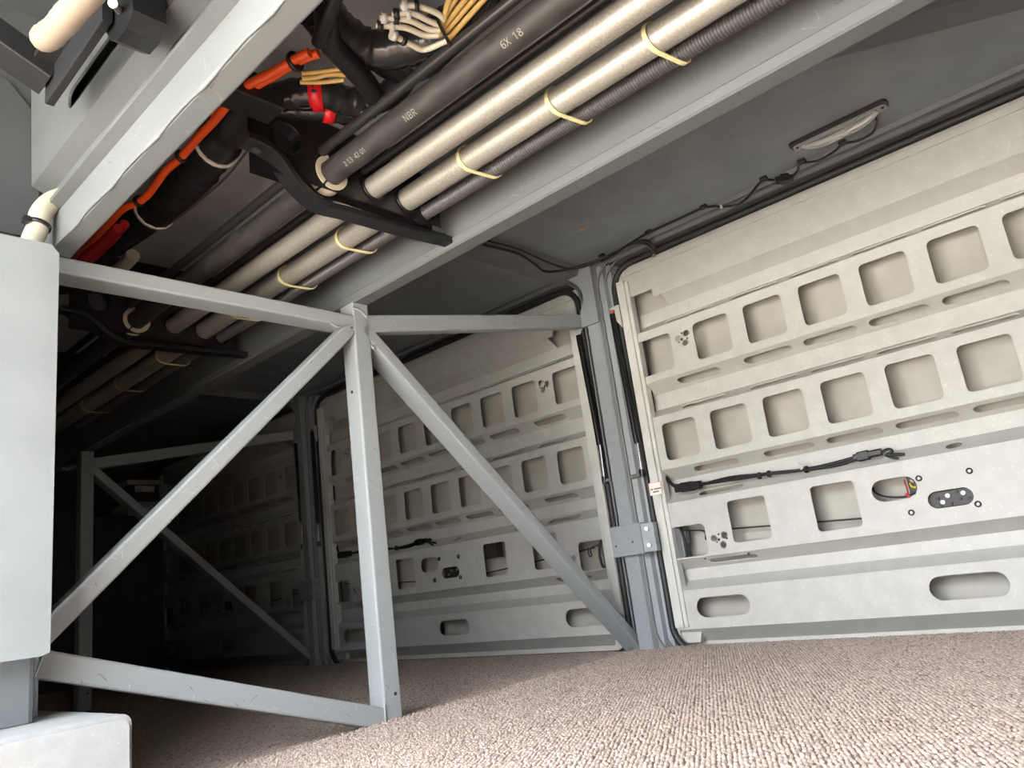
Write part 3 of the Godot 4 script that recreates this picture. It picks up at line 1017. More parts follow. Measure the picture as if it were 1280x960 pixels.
# ------------------------------------------------------------------ cable looms
func loom(called: String, pts: Array, r: float, m: Material, label: String, wrinkle := 0.0, group := "", parent: Node = null, seg := 12) -> MeshInstance3D:
	var p := smooth_path(pts, 8)
	var rad := []
	for i in p.size():
		rad.append(r * (1.0 + wrinkle * rng.randf_range(-1, 1)))
	var s := mb()
	tube(s, p, rad, seg)
	var o := obj(called, s, m, parent)
	if parent == null:
		tag(o, label, "cable", group)
	return o

func ring(st: SurfaceTool, c: Vector3, axis: Vector3, r: float, w: float, t := 0.0015) -> void:
	var d := axis.normalized()
	tube(st, [c - d * w * 0.5, c - d * w * 0.48, c + d * w * 0.48, c + d * w * 0.5], [r, r + t, r + t, r], 18)

func build_looms() -> void:
	var sl := loom("cable_sleeve", [V(-0.942, 1.055, -0.565), V(-1.040, 1.045, -0.573), V(-1.120, 1.04, -0.580), V(-1.220, 1.038, -0.588), V(-1.313, 1.038, -0.590), V(-1.403, 1.04, -0.583), V(-1.504, 1.04, -0.570), V(-1.631, 1.04, -0.555), V(-1.80, 1.04, -0.549)], 0.036, M.black_sleeve, "thick black cable sleeve running along the pale tube beam", 0.07)
	loom("seam", [V(-1.05, 1.022, -0.610), V(-1.13, 1.008, -0.612), V(-1.22, 1.005, -0.610), V(-1.31, 1.004, -0.606), V(-1.36, 1.01, -0.606)], 0.0025, M.rubber, "", 0.0, "", sl, 6)
	for c in [[V(-1.105, 1.041, -0.579), "white cable tie around the black sleeve near the bracket"], [V(-1.375, 1.040, -0.586), "white cable tie around the black sleeve near the level bar"]]:
		var s := mb()
		ring(s, c[0], V(1, 0, 0.03), 0.0385, 0.007, 0.002)
		tag(obj("cable_tie", s, M.tie_white), c[1], "cable tie", "white cable ties on the sleeve")
	var oc := thing("orange_cable", "orange cable pair running beside the thick black sleeve", "cable", V(-0.75, 0.985, -0.53))
	var off := V(-0.75, 0.985, -0.53)
	for q in [[V(-0.748, 0.985, -0.532), V(-0.772, 0.985, -0.524), V(-0.808, 0.985, -0.516), V(-0.875, 0.985, -0.499), V(-0.962, 0.985, -0.503), V(-1.019, 0.985, -0.504), V(-1.091, 0.985, -0.507), V(-1.143, 0.985, -0.505), V(-1.227, 0.985, -0.513), V(-1.271, 0.985, -0.509), V(-1.307, 0.985, -0.498), V(-1.408, 0.985, -0.50), V(-1.6, 0.985, -0.50)],
			[V(-0.746, 0.990, -0.546), V(-0.774, 0.990, -0.534), V(-0.821, 0.992, -0.525), V(-0.890, 0.992, -0.510), V(-0.96, 0.992, -0.50)]]:
		var pp := []
		for v in q:
			pp.append(v - off)
		loom("strand", pp, 0.0068, M.orange, "", 0.0, "", oc, 10)
	for c in [V(-0.778, 0.987, -0.528), V(-1.085, 0.985, -0.507), V(-1.262, 0.985, -0.51)]:
		var s := mb()
		ring(s, c - off, V(1, 0, -0.2), 0.0125 if c.x > -0.8 else 0.0085, 0.006, 0.002)
		obj("tie", s, M.tie_black, oc)
	for k in 2:
		loom("red_cable", [V(-1.36, 0.975 + 0.012 * k, -0.512 - 0.012 * k), V(-1.433, 0.978 + 0.008 * k, -0.512 - 0.016 * k), V(-1.486, 0.975 + 0.006 * k, -0.506 - 0.018 * k), V(-1.6, 0.975, -0.505 - 0.012 * k)], 0.0085, M.darkred, ["dark red cable between tube beam and sleeve, lower one", "dark red cable between tube beam and sleeve, upper one"][k])
	loom("white_plug", [V(-1.50, 0.995, -0.594), V(-1.545, 0.996, -0.598), V(-1.60, 1.0, -0.601)], 0.014, M.hose_white, "small white plug hanging under the end of the black sleeve")
	# taped looms near the top edge
	var a := loom("taped_loom", [V(-0.985, 1.052, -0.564), V(-0.96, 1.052, -0.592), V(-0.918, 1.052, -0.616), V(-0.888, 1.052, -0.647), V(-0.882, 1.052, -0.690), V(-0.868, 1.052, -0.718)], 0.026, M.tape, "black taped cable loom with red tape around it", 0.06)
	loom("branch", [V(-0.975, 1.038, -0.585), V(-0.945, 1.036, -0.609), V(-0.924, 1.036, -0.640), V(-0.905, 1.036, -0.673), V(-0.893, 1.037, -0.705), V(-0.855, 1.038, -0.728)], 0.015, M.tape, "", 0.08, "", a)
	for tb in [[V(-0.893, 1.052, -0.642), V(0.5, 0, -0.6), 0.0275, 0.022], [V(-0.905, 1.036, -0.673), V(0.3, 0, -0.7), 0.0165, 0.018]]:
		var sr := mb()
		ring(sr, tb[0], tb[1], tb[2], tb[3], 0.0012)
		obj("tape_band", sr, M.red, a)
	for c in [[V(-0.903, 1.052, -0.630), V(-0.6, 0, -0.6)], [V(-0.945, 1.052, -0.602), V(-0.8, 0, -0.5)]]:
		var s := mb()
		ring(s, c[0], c[1], 0.028, 0.009, 0.002)
		obj("tie", s, M.tie_black, a)
	var tn := thing("tan_wires", "short tan wires with capped ends above the red tape", "wires", V(-0.82, 1.0, -0.57))
	var to := V(-0.82, 1.0, -0.57)
	for q in [[V(-0.817, 1.0, -0.565), V(-0.803, 1.0, -0.580), V(-0.783, 1.0, -0.594), V(-0.768, 1.0, -0.619)], [V(-0.826, 1.0, -0.567), V(-0.810, 1.0, -0.589), V(-0.783, 1.0, -0.615)], [V(-0.812, 1.004, -0.562), V(-0.795, 1.004, -0.578), V(-0.77, 1.004, -0.60)]]:
		var pp := []
		for v in q:
			pp.append(v - to)
		loom("wire", pp, 0.0034, M.wire_tan, "", 0.0, "", tn, 8)
	var b := loom("taped_loom", [V(-0.730, 1.05, -0.535), V(-0.747, 1.045, -0.587), V(-0.745, 1.04, -0.636), V(-0.710, 1.04, -0.669), V(-0.670, 1.04, -0.692), V(-0.619, 1.04, -0.700), V(-0.54, 1.045, -0.686)], 0.031, M.tape, "thick black taped loom curving beneath the white wires", 0.07)
	loom("branch", [V(-0.754, 1.06, -0.650), V(-0.767, 1.06, -0.700), V(-0.744, 1.06, -0.735), V(-0.689, 1.06, -0.735), V(-0.58, 1.06, -0.725)], 0.026, M.black_sleeve, "", 0.05, "", b)
	loom("branch", [V(-0.744, 1.06, -0.715), V(-0.785, 1.055, -0.735), V(-0.830, 1.05, -0.735), V(-0.880, 1.05, -0.72)], 0.022, M.black_sleeve, "", 0.06, "", b)
	loom("flat_sleeve", [V(-0.680, 1.005, -0.515), V(-0.725, 1.0, -0.550), V(-0.745, 1.0, -0.591), V(-0.765, 1.0, -0.639), V(-0.794, 1.0, -0.688)], 0.0165, M.black_plastic, "smooth black sleeve slanting across the taped looms", 0.03)
	loom("flat_sleeve", [V(-0.64, 0.998, -0.505), V(-0.686, 0.99, -0.519), V(-0.728, 0.99, -0.535)], 0.011, M.black_plastic, "short black strap hanging beside the slanting sleeve", 0.0)
	loom("taped_loom", [V(-0.70, 1.08, -0.52), V(-0.66, 1.08, -0.54), V(-0.60, 1.09, -0.56), V(-0.50, 1.10, -0.57)], 0.028, M.black_sleeve, "black loom at the top edge above the white wires", 0.06)
	var ww := thing("white_wires", "bundle of white wires with ringed ends near the top edge", "wires", V(-0.62, 0.99, -0.6))
	var wo := V(-0.62, 0.99, -0.6)
	var wl := [[V(-0.606, 0.99, -0.578), V(-0.592, 0.99, -0.594), V(-0.585, 0.99, -0.623), V(-0.588, 0.99, -0.640)],
		[V(-0.624, 0.99, -0.579), V(-0.606, 0.99, -0.599), V(-0.602, 0.99, -0.630), V(-0.598, 0.99, -0.645)],
		[V(-0.639, 0.99, -0.570), V(-0.619, 0.99, -0.602), V(-0.615, 0.99, -0.634), V(-0.607, 0.99, -0.649)],
		[V(-0.654, 0.99, -0.575), V(-0.633, 0.99, -0.607), V(-0.627, 0.99, -0.638), V(-0.615, 0.99, -0.654)],
		[V(-0.654, 0.99, -0.600), V(-0.653, 0.99, -0.634), V(-0.650, 0.99, -0.657), V(-0.624, 0.99, -0.668), V(-0.614, 0.99, -0.671)]]
	var tl := [[V(-0.588, 0.99, -0.640), V(-0.57, 0.995, -0.63), V(-0.54, 1.0, -0.616)], [V(-0.598, 0.99, -0.645), V(-0.58, 0.995, -0.638), V(-0.532, 1.0, -0.628)], [V(-0.607, 0.99, -0.649), V(-0.59, 0.995, -0.650), V(-0.53, 1.0, -0.641)], [V(-0.615, 0.99, -0.654), V(-0.60, 0.995, -0.660), V(-0.53, 1.0, -0.652)], [V(-0.614, 0.99, -0.671), V(-0.60, 0.995, -0.672), V(-0.53, 1.0, -0.664)]]
	for k in 5:
		for half in [[wl[k], M.wire_white], [tl[k], M.wire_tan]]:
			var pp := []
			for v in half[0]:
				pp.append(v - wo)
			loom("wire", pp, 0.0042, half[1], "", 0.0, "", ww, 8)
		var p0: Vector3 = wl[k][0] - wo
		var p1: Vector3 = wl[k][1] - wo
		var dd := (p1 - p0).normalized()
		for f in 2:
			var s := mb()
			ring(s, p0 + dd * (0.006 + 0.016 * f), dd, 0.0057, 0.008 - 0.002 * f)
			obj("ferrule", s, M.tie_white if (k + f) % 2 == 0 else M.tie_black, ww)
	var s2 := mb()
	bar(s2, V(0.03, -0.006, -0.03), V(0.004, -0.007, -0.078), 0.006, 0.004, Vector3.UP, 0.001)
	obj("tie", s2, M.tie_black, ww)
	# wiring under the ceiling
	var cw := thing("ceiling_wiring", "thin black wiring clipped along the ceiling edge above the nearest door", "wiring", V(-0.6, 1.17, -1.88))
	var co := V(-0.6, 1.17, -1.88)
	for q in [[[V(-1.262, 1.150, -1.44), V(-1.246, 1.146, -1.54), V(-1.255, 1.146, -1.63), V(-1.262, 1.146, -1.74), V(-1.25, 1.15, -1.82), V(-1.174, 1.165, -1.868), V(-1.046, 1.168, -1.85), V(-0.994, 1.172, -1.848), V(-0.861, 1.172, -1.848), V(-0.813, 1.172, -1.85), V(-0.775, 1.166, -1.875), V(-0.740, 1.160, -1.895), V(-0.706, 1.162, -1.888), V(-0.655, 1.17, -1.856), V(-0.634, 1.17, -1.845), V(-0.617, 1.168, -1.866)], 0.0034],
			[[V(-1.28, 1.146, -1.44), V(-1.262, 1.142, -1.56), V(-1.285, 1.142, -1.66), V(-1.305, 1.142, -1.74), V(-1.25, 1.146, -1.80), V(-1.174, 1.158, -1.845), V(-1.10, 1.162, -1.855), V(-1.045, 1.160, -1.84), V(-1.01, 1.155, -1.865), V(-1.02, 1.145, -1.91), V(-1.035, 1.138, -1.925)], 0.0042],
			[[V(-1.18, 1.155, -1.86), V(-1.12, 1.160, -1.858), V(-1.05, 1.156, -1.835), V(-1.018, 1.150, -1.86), V(-1.025, 1.14, -1.905), V(-1.04, 1.134, -1.92)], 0.0042],
			[[V(-0.571, 1.165, -1.885), V(-0.552, 1.168, -1.87), V(-0.536, 1.17, -1.845), V(-0.500, 1.168, -1.868), V(-0.46, 1.168, -1.862), V(-0.428, 1.17, -1.846), V(-0.395, 1.168, -1.860), V(-0.360, 1.166, -1.848), V(-0.338, 1.166, -1.81), V(-0.332, 1.168, -1.775)], 0.003]]:
		var pp := []
		for v in q[0]:
			pp.append(v - co)
		loom("wire", pp, q[1], M.tie_black, "", 0.0, "", cw, 8)
	var s3 := mb()
	bar(s3, V(-0.613, 1.166, -1.870) - co, V(-0.575, 1.165, -1.890) - co, 0.018, 0.016, Vector3.UP, 0.003)
	bar(s3, V(-0.603, 1.166, -1.876) - co, V(-0.583, 1.165, -1.886) - co, 0.024, 0.021, Vector3.UP, 0.002)
	obj("connector", s3, M.black_plastic, cw)
	for c in [V(-0.994, 1.174, -1.848), V(-0.813, 1.174, -1.848), V(-0.634, 1.174, -1.845), V(-0.531, 1.174, -1.845), V(-0.428, 1.174, -1.846), V(-1.174, 1.172, -1.858)]:
		s3 = mb()
		box(s3, c - co + V(-0.009, -0.006, -0.006), c - co + V(0.009, 0.005, 0.006), 0.002)
		obj("clip", s3, M.tie_black, cw)
	s3 = mb()
	ring(s3, V(-0.775, 1.166, -1.876) - co, V(1, 0, -0.5), 0.0055, 0.007)
	obj("splice", s3, M.tie_white, cw)
	s3 = mb()
	ring(s3, V(-1.035, 1.138, -1.925) - co, V(0.3, 0.3, 1), 0.006, 0.012)
	obj("terminal", s3, M.bolt, cw)
	# ceiling lamp, switched off
	var lm := thing("ceiling_lamp", "slim clear ceiling lamp on the dark ceiling, switched off", "lamp", V(-0.41, ROOF_Y, -1.765))
	s3 = mb()
	prism(s3, rounded2d(0.114, 0.020, 0.012), V(0, -0.006, 0.006), V(0, 0.0, 0.006), Vector3.RIGHT, Vector3.BACK)
	obj("gasket", s3, M.rubber, lm)
	s3 = mb()
	prism(s3, rounded2d(0.109, 0.014, 0.010), V(0, -0.008, -0.002), V(0, -0.004, -0.002), Vector3.RIGHT, Vector3.BACK)
	prism(s3, rounded2d(0.088, 0.008, 0.006), V(0, -0.013, 0.0), V(0, -0.008, 0), Vector3.RIGHT, Vector3.BACK)
	obj("base_plate", s3, M.lamp_body, lm)
	s3 = mb()
	var hp := []
	for i in 17:
		var t := -1.0 + i / 8.0
		hp.append(V(t * 0.085, -0.008 - 0.016 * (1 - pow(absf(t), 4.0)), -0.002))
	tube(s3, hp, 0.010, 10)
	obj("lens", s3, M.lens, lm)
	for q in [-1, 1]:
		s3 = mb()
		tube(s3, [V(q * 0.1, -0.0075, 0), V(q * 0.1, -0.0095, 0)], 0.004, 8)
		obj("screw", s3, M.bolt_dark, lm)
	# spot of bare filler on the ceiling
	s3 = mb()
	prism(s3, PackedVector2Array([Vector2(-0.016, 0), Vector2(-0.004, -0.006), Vector2(0.012, -0.004), Vector2(0.015, 0.003), Vector2(0.002, 0.006), Vector2(-0.01, 0.005)]), V(-1.10, ROOF_Y - 0.0015, -1.668), V(-1.10, ROOF_Y, -1.668), Vector3.RIGHT, Vector3.BACK)
	tag(obj("filler_spot", s3, M.wire_tan), "small yellowish filler spot on the dark ceiling", "spot")
	# added strip, painted darker for the shade of a fold in the ceiling
	s3 = mb()
	var q0 := V(-0.46, ROOF_Y, -1.40)
	var dq := V(0.46, 0, -0.245).normalized()
	var sq := V(0.245, 0, 0.46).normalized()
	prism(s3, PackedVector2Array([Vector2(-0.02, 0), Vector2(0.0, -0.006), Vector2(0.075, -0.012), Vector2(0.09, 0)]), q0, q0 + dq * 0.75, sq, Vector3.UP)
	tag(obj("fold_shade_strip", s3, M.fold_shade), "added strip painted dark for the shaded ceiling fold at the upper right edge", "strip")
	# loom along the nearest door, and its copy on the next
	for k in 2:
		var dl := thing("door_wiring", ["black wiring with plugs along the nearest door's lower band", "black wiring with a plug on the half shaded door behind the post"][k], "wiring", V(-0.85 - PITCH * k, 0.43, -1.955), "wiring on the doors")
		var d0 := V(-0.85, 0.43, -1.955)
		for q in [[[V(-1.165, 0.488, -1.985), V(-1.148, 0.476, -1.965), V(-1.128, 0.452, -1.957), V(-1.109, 0.446, -1.955), V(-1.06, 0.441, -1.955), V(-1.015, 0.436, -1.955), V(-0.966, 0.434, -1.955), V(-0.894, 0.431, -1.955), V(-0.826, 0.429, -1.955), V(-0.751, 0.423, -1.957), V(-0.688, 0.423, -1.957), V(-0.637, 0.426, -1.957), V(-0.60, 0.428, -1.955)], 0.0048],
				[[V(-1.165, 0.482, -1.985), V(-1.143, 0.464, -1.962), V(-1.11, 0.438, -1.955), V(-1.06, 0.434, -1.955), V(-0.99, 0.438, -1.952), V(-0.93, 0.439, -1.952), V(-0.86, 0.432, -1.953), V(-0.70, 0.419, -1.955), V(-0.64, 0.419, -1.955), V(-0.60, 0.426, -1.955)], 0.004],
				[[V(-0.555, 0.426, -1.952), V(-0.53, 0.432, -1.952), V(-0.522, 0.426, -1.952), V(-0.535, 0.419, -1.952), V(-0.515, 0.416, -1.952), V(-0.497, 0.413, -1.952)], 0.0036],
				[[V(-0.54, 0.42, -1.955), V(-0.528, 0.412, -1.955), V(-0.513, 0.406, -1.955)], 0.003]]:
			var pp := []
			for v in q[0]:
				pp.append(v - d0)
			loom("wire", pp, q[1], M.tie_black, "", 0.04, "", dl, 8)
		s3 = mb()
		bar(s3, V(-1.115, 0.437, -1.95) - d0, V(-1.035, 0.436, -1.95) - d0, 0.022, 0.02, Vector3.UP, 0.003)
		bar(s3, V(-1.095, 0.437, -1.95) - d0, V(-1.06, 0.436, -1.95) - d0, 0.027, 0.024, Vector3.UP, 0.003)
		obj("connector", s3, M.black_plastic, dl)
		s3 = mb()
		bar(s3, V(-0.61, 0.427, -1.95) - d0, V(-0.545, 0.429, -1.95) - d0, 0.017, 0.018, Vector3.UP, 0.004)
		bar(s3, V(-0.60, 0.427, -1.95) - d0, V(-0.575, 0.428, -1.95) - d0, 0.023, 0.022, Vector3.UP, 0.003)
		obj("connector", s3, M.black_plastic, dl)
		s3 = mb()
		cyl(s3, V(-0.745, 0.424, -1.954) - d0, V(-0.749, 0.442, -1.95) - d0, 0.004, 8)
		obj("clip", s3, M.tie_white, dl)
		for xx in [-0.862, -0.835, -0.735]:
			s3 = mb()
			ring(s3, V(xx, 0.429 if xx < -0.8 else 0.422, -1.956) - d0, V(1, -0.1, 0), 0.0075, 0.007)
			obj("tie", s3, M.tie_black, dl)
	# cable in the left oval of the nearest door
	var ov := thing("latch_wiring", "black cable with red and yellow wires inside the door's left oval opening", "wiring", V(-0.54, 0.33, -1.96))
	var oo := V(-0.54, 0.33, -1.96)
	for q in [[[V(-0.592, 0.35, -1.975), V(-0.587, 0.340, -1.962), V(-0.573, 0.328, -1.958), V(-0.550, 0.320, -1.957), V(-0.518, 0.316, -1.957), V(-0.498, 0.323, -1.959)], M.tie_black, 0.0026], [[V(-0.514, 0.355, -1.96), V(-0.512, 0.335, -1.958), V(-0.512, 0.316, -1.956)], M.darkred, 0.0022], [[V(-0.503, 0.345, -1.956), V(-0.499, 0.336, -1.954), V(-0.492, 0.334, -1.956)], M.yellow, 0.0022], [[V(-0.508, 0.314, -1.956), V(-0.514, 0.317, -1.955), V(-0.516, 0.323, -1.956)], M.red, 0.0026], [[V(-0.50, 0.352, -1.956), V(-0.494, 0.346, -1.956)], M.wire_white, 0.0022]]:
		var pp := []
		for v in q[0]:
			pp.append(v - oo)
		loom("wire", pp, q[2], q[1], "", 0.0, "", ov, 8)
	s3 = mb()
	box(s3, V(-0.510, 0.320, -1.992) - oo, V(-0.480, 0.362, -1.964) - oo, 0.003)
	obj("connector", s3, M.bolt_dark, ov)
	# things fixed behind the windows of the second door
	s3 = mb()
	box(s3, V(-1.925, 0.326, -1.993), V(-1.868, 0.378, -1.963), 0.002)
	tag(obj("control_unit", s3, M.bolt_dark), "small dark unit in a square opening of the half shaded door", "unit")
	# paper label on the nearest door's frame
	var lab := thing("paper_label", "small white and red paper label on the nearest door's edge", "label", V(-1.170, 0.448, DOOR_Z + 0.0145))
	s3 = mb()
	box(s3, V(-0.022, -0.018, 0), V(0.020, 0.018, 0.0006))
	obj("paper", s3, M.label_paper, lab)
	s3 = mb()
	box(s3, V(-0.022, 0.016, 0.0006), V(0.020, 0.018, 0.0009))
	box(s3, V(-0.022, -0.018, 0.0006), V(-0.0205, 0.018, 0.0009))
	box(s3, V(0.0185, -0.018, 0.0006), V(0.020, 0.018, 0.0009))
	obj("border", s3, M.label_red, lab)
	s3 = mb()
	for row in [[-0.0015, [-0.017, -0.013, -0.006, -0.002, 0.002, 0.006, 0.010, 0.014]], [-0.0095, [-0.010, -0.006, -0.002, 0.002, 0.006]]]:
		for xx in row[1]:
			box(s3, V(xx, row[0] - 0.002, 0.0006), V(xx + 0.003, row[0] + 0.002, 0.0009))
	stuff(obj("printed_lines", s3, M.ink, lab))

func rounded2d(hx: float, hy: float, r: float) -> PackedVector2Array:
	var out := PackedVector2Array()
	for q in 4:
		for k in 5:
			var a := PI / 2 * (q + k / 4.0)
			out.append(Vector2((hx - r) * [1, -1, -1, 1][q] + cos(a) * r, (hy - r) * [1, 1, -1, -1][q] + sin(a) * r))
	return out

# ------------------------------------------------------------------ open side on the left
func build_near_left() -> void:
	var s := mb()
	prism(s, PackedVector2Array([Vector2(-0.3655, 0.233), Vector2(-0.3655, 0.822), Vector2(-0.354, 0.835), Vector2(0.30, 0.835), Vector2(0.30, 0.229), Vector2(-0.355, 0.229)]), V(-1.235, 0, 0), V(-1.20, 0, 0), Vector3.BACK, Vector3.UP)
	tag(obj("metal_cover", s, M.panel), "tall pale grey sheet metal cover panel at the left edge", "panel")
	s = mb()
	prism(s, PackedVector2Array([Vector2(-0.384, 0.87), Vector2(-0.384, 1.34), Vector2(0.55, 1.34), Vector2(0.55, 0.15), Vector2(-0.30, 0.15), Vector2(-0.30, 0.87)]), V(-1.35, 0, 0), V(-1.33, 0, 0), Vector3.BACK, Vector3.UP)
	var w := obj("bulkhead", s, M.bulkhead)
	tag(w, "dark grey bulkhead sheet above and behind the cover panel", "bulkhead")
	s = mb()
	prism(s, PackedVector2Array([Vector2(-0.37, 0.90), Vector2(-0.37, 1.127), Vector2(-0.318, 1.186), Vector2(0.30, 1.3), Vector2(0.30, 0.9)]), V(-1.33, 0, 0), V(-1.324, 0, 0), Vector3.BACK, Vector3.UP)
	obj("doubler_plate", s, M.bulkhead, w)
	s = mb()
	box(s, V(-1.325, 1.15, -0.372), V(-1.31, 1.21, -0.358), 0.002)
	obj("welded_tab", s, M.folded, w)
	for c in [[1.06, 0.012], [1.08, 0.010], [0.99, 0.010], [0.975, 0.008], [1.13, 0.009]]:
		s = mb()
		tube(s, smooth_path([V(-1.325, c[0] - 0.014, -0.384), V(-1.322, c[0], -0.381), V(-1.324, c[0] + 0.014, -0.384)]), c[1] * 0.5, 6)
		obj("weld", s, M.folded, w)
	# folded longitudinal panel above the tube beam, with a long slot
	s = mb()
	var prof := [Vector2(0.915, -0.384), Vector2(0.926, -0.384), Vector2(0.931, -0.364), Vector2(0.938, -0.364), Vector2(0.944, -0.384), Vector2(0.982, -0.384), Vector2(0.994, -0.358), Vector2(1.20, -0.352)]
	for i in prof.size() - 1:
		var a: Vector2 = prof[i]
		var b: Vector2 = prof[i + 1]
		var ev := V(0, b.x - a.x, b.y - a.y)
		var L := ev.length()
		var nb := V(0, ev.z, -ev.y).normalized()
		var hs := [hole(-1.02, 0.062, 0.125, 0.017, 0.017)] if i == 6 else []
		sheet(s, Rect2(-1.322, 0, 2.7, L), hs, V(0, a.x, a.y), Vector3.RIGHT, ev / L, nb * 0.004)
	tag(obj("folded_panel", s, M.folded), "folded grey side panel with a long slot above the pale tube beam", "panel")
	s = mb()
	box(s, V(-1.32, 0.93, -0.425), V(-0.6, 1.20, -0.415))
	tag(obj("backing_sheet", s, M.folded), "sheet seen through the slot of the folded side panel", "panel")
	# white hose
	var h := loom("white_hose", [V(-1.262, 0.80, -0.335), V(-1.262, 0.858, -0.344), V(-1.262, 0.888, -0.352), V(-1.262, 0.915, -0.356), V(-1.263, 0.942, -0.372), V(-1.264, 0.958, -0.395), V(-1.266, 0.962, -0.42)], 0.0165, M.hose_white, "white hose bending over the top of the cover panel", 0.0, "", null, 16)
	s = mb()
	ring(s, V(-1.262, 0.893, -0.3525), V(0, 1, -0.25), 0.0175, 0.006, 0.002)
	box(s, V(-1.258, 0.889, -0.338), V(-1.246, 0.899, -0.328), 0.002)
	obj("tie", s, M.tie_black, h)
	# black angle irons
	s = mb()
	bar(s, V(-1.05, 1.0, -0.303), V(-0.84, 1.0, -0.303), 0.05, 0.012, Vector3.UP, 0.002)
	bar(s, V(-1.05, 1.022, -0.29), V(-0.84, 1.022, -0.29), 0.008, 0.035, Vector3.UP, 0.001)
	tag(obj("angle_iron", s, M.black_steel), "black angle iron running beside the folded panel's slot", "angle iron")
	s = mb()
	bar(s, V(-1.04, 1.012, -0.30), V(-1.04, 1.10, -0.10), 0.05, 0.035, Vector3.RIGHT, 0.002)
	tag(obj("angle_iron", s, M.black_steel), "black angle iron sloping up in the top left corner", "angle iron")
	# bits in the top left corner
	s = mb()
	prism(s, PackedVector2Array([Vector2(-0.95, 1.10), Vector2(-0.70, 1.0), Vector2(-0.60, 1.10), Vector2(-0.9, 1.22)]), V(0, 0, -0.262), V(0, 0, -0.256), Vector3.RIGHT, Vector3.UP)
	tag(obj("cover_plate", s, M.folded), "small grey cover plate behind the angle irons", "plate")
	loom("beige_hose", [V(-0.885, 0.950, -0.247), V(-0.85, 0.938, -0.248), V(-0.79, 0.925, -0.248), V(-0.70, 0.905, -0.246)], 0.016, M.hose_beige, "beige hose above the black angle iron", 0.04)
	s = mb()
	prism(s, PackedVector2Array([Vector2(-0.925, 1.07), Vector2(-0.855, 0.962), Vector2(-0.835, 0.948), Vector2(-0.805, 0.946), Vector2(-0.785, 0.960), Vector2(-0.80, 1.07)]), V(0, 0, -0.352), V(0, 0, -0.312), Vector3.RIGHT, Vector3.UP)
	var horn := obj("mounting_shoe", s, M.black_plastic)
	tag(horn, "black plastic mounting shoe with a bolt on the folded panel", "bracket")
	s = mb()
	cyl(s, V(-0.825, 0.985, -0.312), V(-0.81, 0.978, -0.300), 0.005, 8)
	cyl(s, V(-0.81, 0.978, -0.300), V(-0.807, 0.976, -0.297), 0.006, 10)
	obj("bolt", s, M.bolt, horn)
	var tl := loom("taped_loom", [V(-0.93, 1.12, -0.29), V(-0.83, 1.03, -0.288), V(-0.745, 0.97, -0.288), V(-0.66, 0.93, -0.288)], 0.018, M.black_sleeve, "black loom crossing above the tube beam at the top edge", 0.05)
	s = mb()
	for k in 4:
		ring(s, V(-0.775 + 0.012 * k, 0.990 - 0.008 * k, -0.288), V(0.8, -0.5, 0), 0.0195, 0.004)
	obj("spiral_band", s, M.bolt, tl)
	loom("orange_cable", [V(-0.70, 1.02, -0.33), V(-0.708, 0.985, -0.318), V(-0.716, 0.965, -0.316)], 0.007, M.orange, "short orange cable end at the top edge by the tube beam")
	# white block in the lower left corner
	s = mb()
	var prof2 := PackedVector2Array()
	for p in rounded2d(0.36, 0.0675, 0.014):
		prof2.append(p)
	prism(s, prof2, V(-1.46, 0.076, -0.077), V(-1.112, 0.076, -0.077), Vector3.BACK, Vector3.UP)
	prism(s, rounded2d(0.354, 0.062, 0.012), V(-1.112, 0.076, -0.077), V(-1.104, 0.076, -0.077), Vector3.BACK, Vector3.UP)
	tag(obj("white_block", s, M.white_block), "scuffed white block on the floor in the lower left corner", "block")
	# small stay between floor and panel
	s = mb()
	bar(s, V(-1.262, 0.1445, -0.335), V(-1.262, 0.232, -0.335), 0.05, 0.05, Vector3.RIGHT, 0.008)
	tag(obj("panel_stay", s, M.post_grey), "short grey stay under the cover panel behind the white block", "stay")

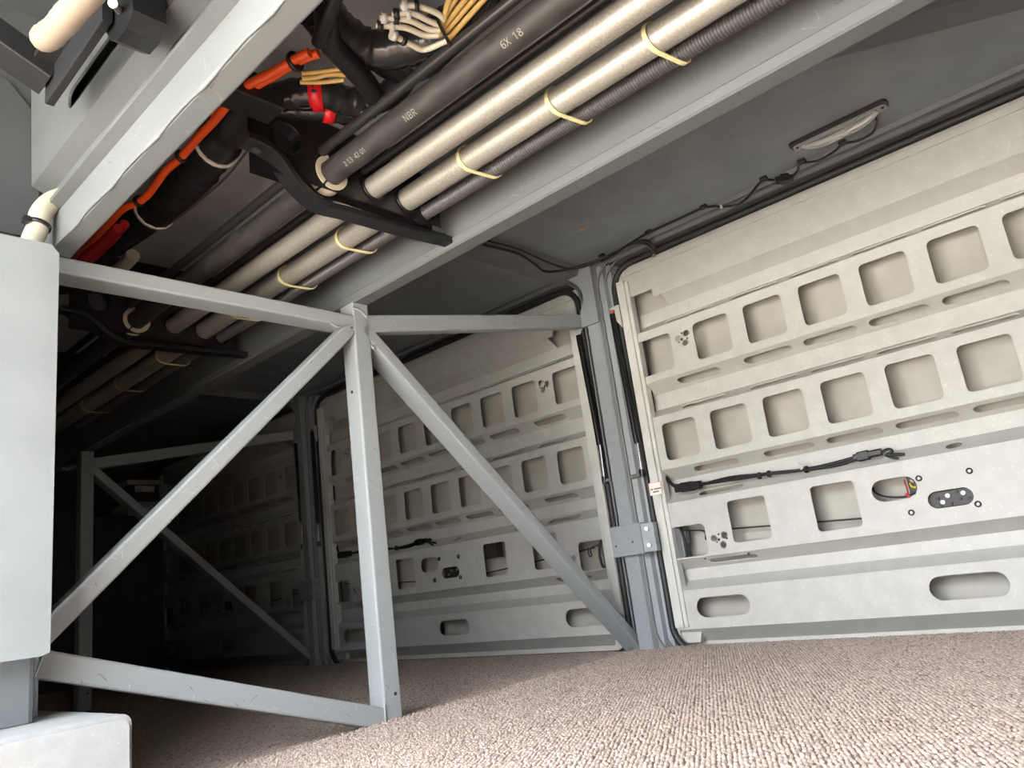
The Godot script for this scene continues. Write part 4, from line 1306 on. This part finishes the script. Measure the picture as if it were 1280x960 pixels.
func build_far_end() -> void:
	var s := mb()
	box(s, V(-4.60, -0.002, -1.86), V(-4.30, 0.84, -0.95), 0.004)
	tag(obj("cabinet", s, M.box_dark), "dark plain cabinet at the unlit end of the hold", "cabinet")
	var hts := [[0.842, 0.040, 0.165, "lowest"], [0.884, 0.030, 0.16, "second lowest"], [0.916, 0.044, 0.15, "middle"], [0.962, 0.046, 0.16, "second highest"], [1.010, 0.026, 0.175, "topmost"]]
	for h in hts:
		var b := thing("carton", "%s flat carton of the stack on the dark cabinet" % h[3], "carton", V(-4.42, h[0], -1.755), "cartons stacked on the cabinet")
		s = mb()
		box(s, V(-0.12, 0, -h[2] / 2), V(0.12, h[1], h[2] / 2), 0.002)
		obj("body", s, M.carton_pale if h[3] in ["topmost", "second lowest", "lowest"] else M.box_dark, b)
		if h[3] == "second highest":
			s = mb()
			box(s, V(0.12, 0.006, -0.06), V(0.1208, h[1] - 0.006, 0.045))
			obj("label", s, M.label_paper, b)
			s = mb()
			for k in 3:
				box(s, V(0.1208, 0.013 + 0.009 * k, 0.01), V(0.1212, 0.016 + 0.009 * k, 0.035))
			stuff(obj("printed_lines", s, M.ink, b))

# ------------------------------------------------------------------
func _ready() -> void:
	rng.seed = 20240611
	# camera
	var cam := Camera3D.new()
	cam.name = "camera"
	cam.fov = 53.965
	cam.near = 0.02
	cam.far = 200.0
	add_child(cam)
	cam.transform = Transform3D(Basis(V(0.729092, -0.127014, -0.672527), V(0.259198, 0.960679, 0.099564), V(0.633437, -0.246909, 0.733344)), V(0, 0.25, 0))
	cam.current = true
	# daylight
	var env := Environment.new()
	env.background_mode = Environment.BG_SKY
	var sky := Sky.new()
	var ps := ProceduralSkyMaterial.new()
	ps.sky_top_color = Color(1.55, 1.58, 1.62)
	ps.sky_horizon_color = Color(0.62, 0.63, 0.64)
	ps.sky_curve = 0.30
	ps.ground_bottom_color = Color(0.45, 0.42, 0.38)
	ps.ground_horizon_color = Color(0.72, 0.70, 0.66)
	ps.sky_energy_multiplier = 1.6
	sky.sky_material = ps
	env.sky = sky
	env.ambient_light_source = Environment.AMBIENT_SOURCE_DISABLED
	env.reflected_light_source = Environment.REFLECTION_SOURCE_SKY
	env.tonemap_mode = Environment.TONE_MAPPER_LINEAR
	env.tonemap_exposure = 4.25
	env.sdfgi_enabled = true
	env.ssao_enabled = true
	env.ssil_enabled = true
	var we := WorldEnvironment.new()
	we.name = "daylight"
	we.environment = env
	add_child(we)
	var sun := DirectionalLight3D.new()
	sun.name = "sun"
	sun.light_color = Color(1.0, 0.96, 0.90)
	sun.light_energy = 3.5
	sun.light_angular_distance = 0.6
	sun.shadow_enabled = true
	add_child(sun)
	sun.rotation_degrees = V(-52, -22, 0)
	make_materials()
	build_shell()
	build_carpet()
	build_doors()
	build_pillars()
	build_trusses()
	build_pipes()
	build_looms()
	build_near_left()
	build_far_end()
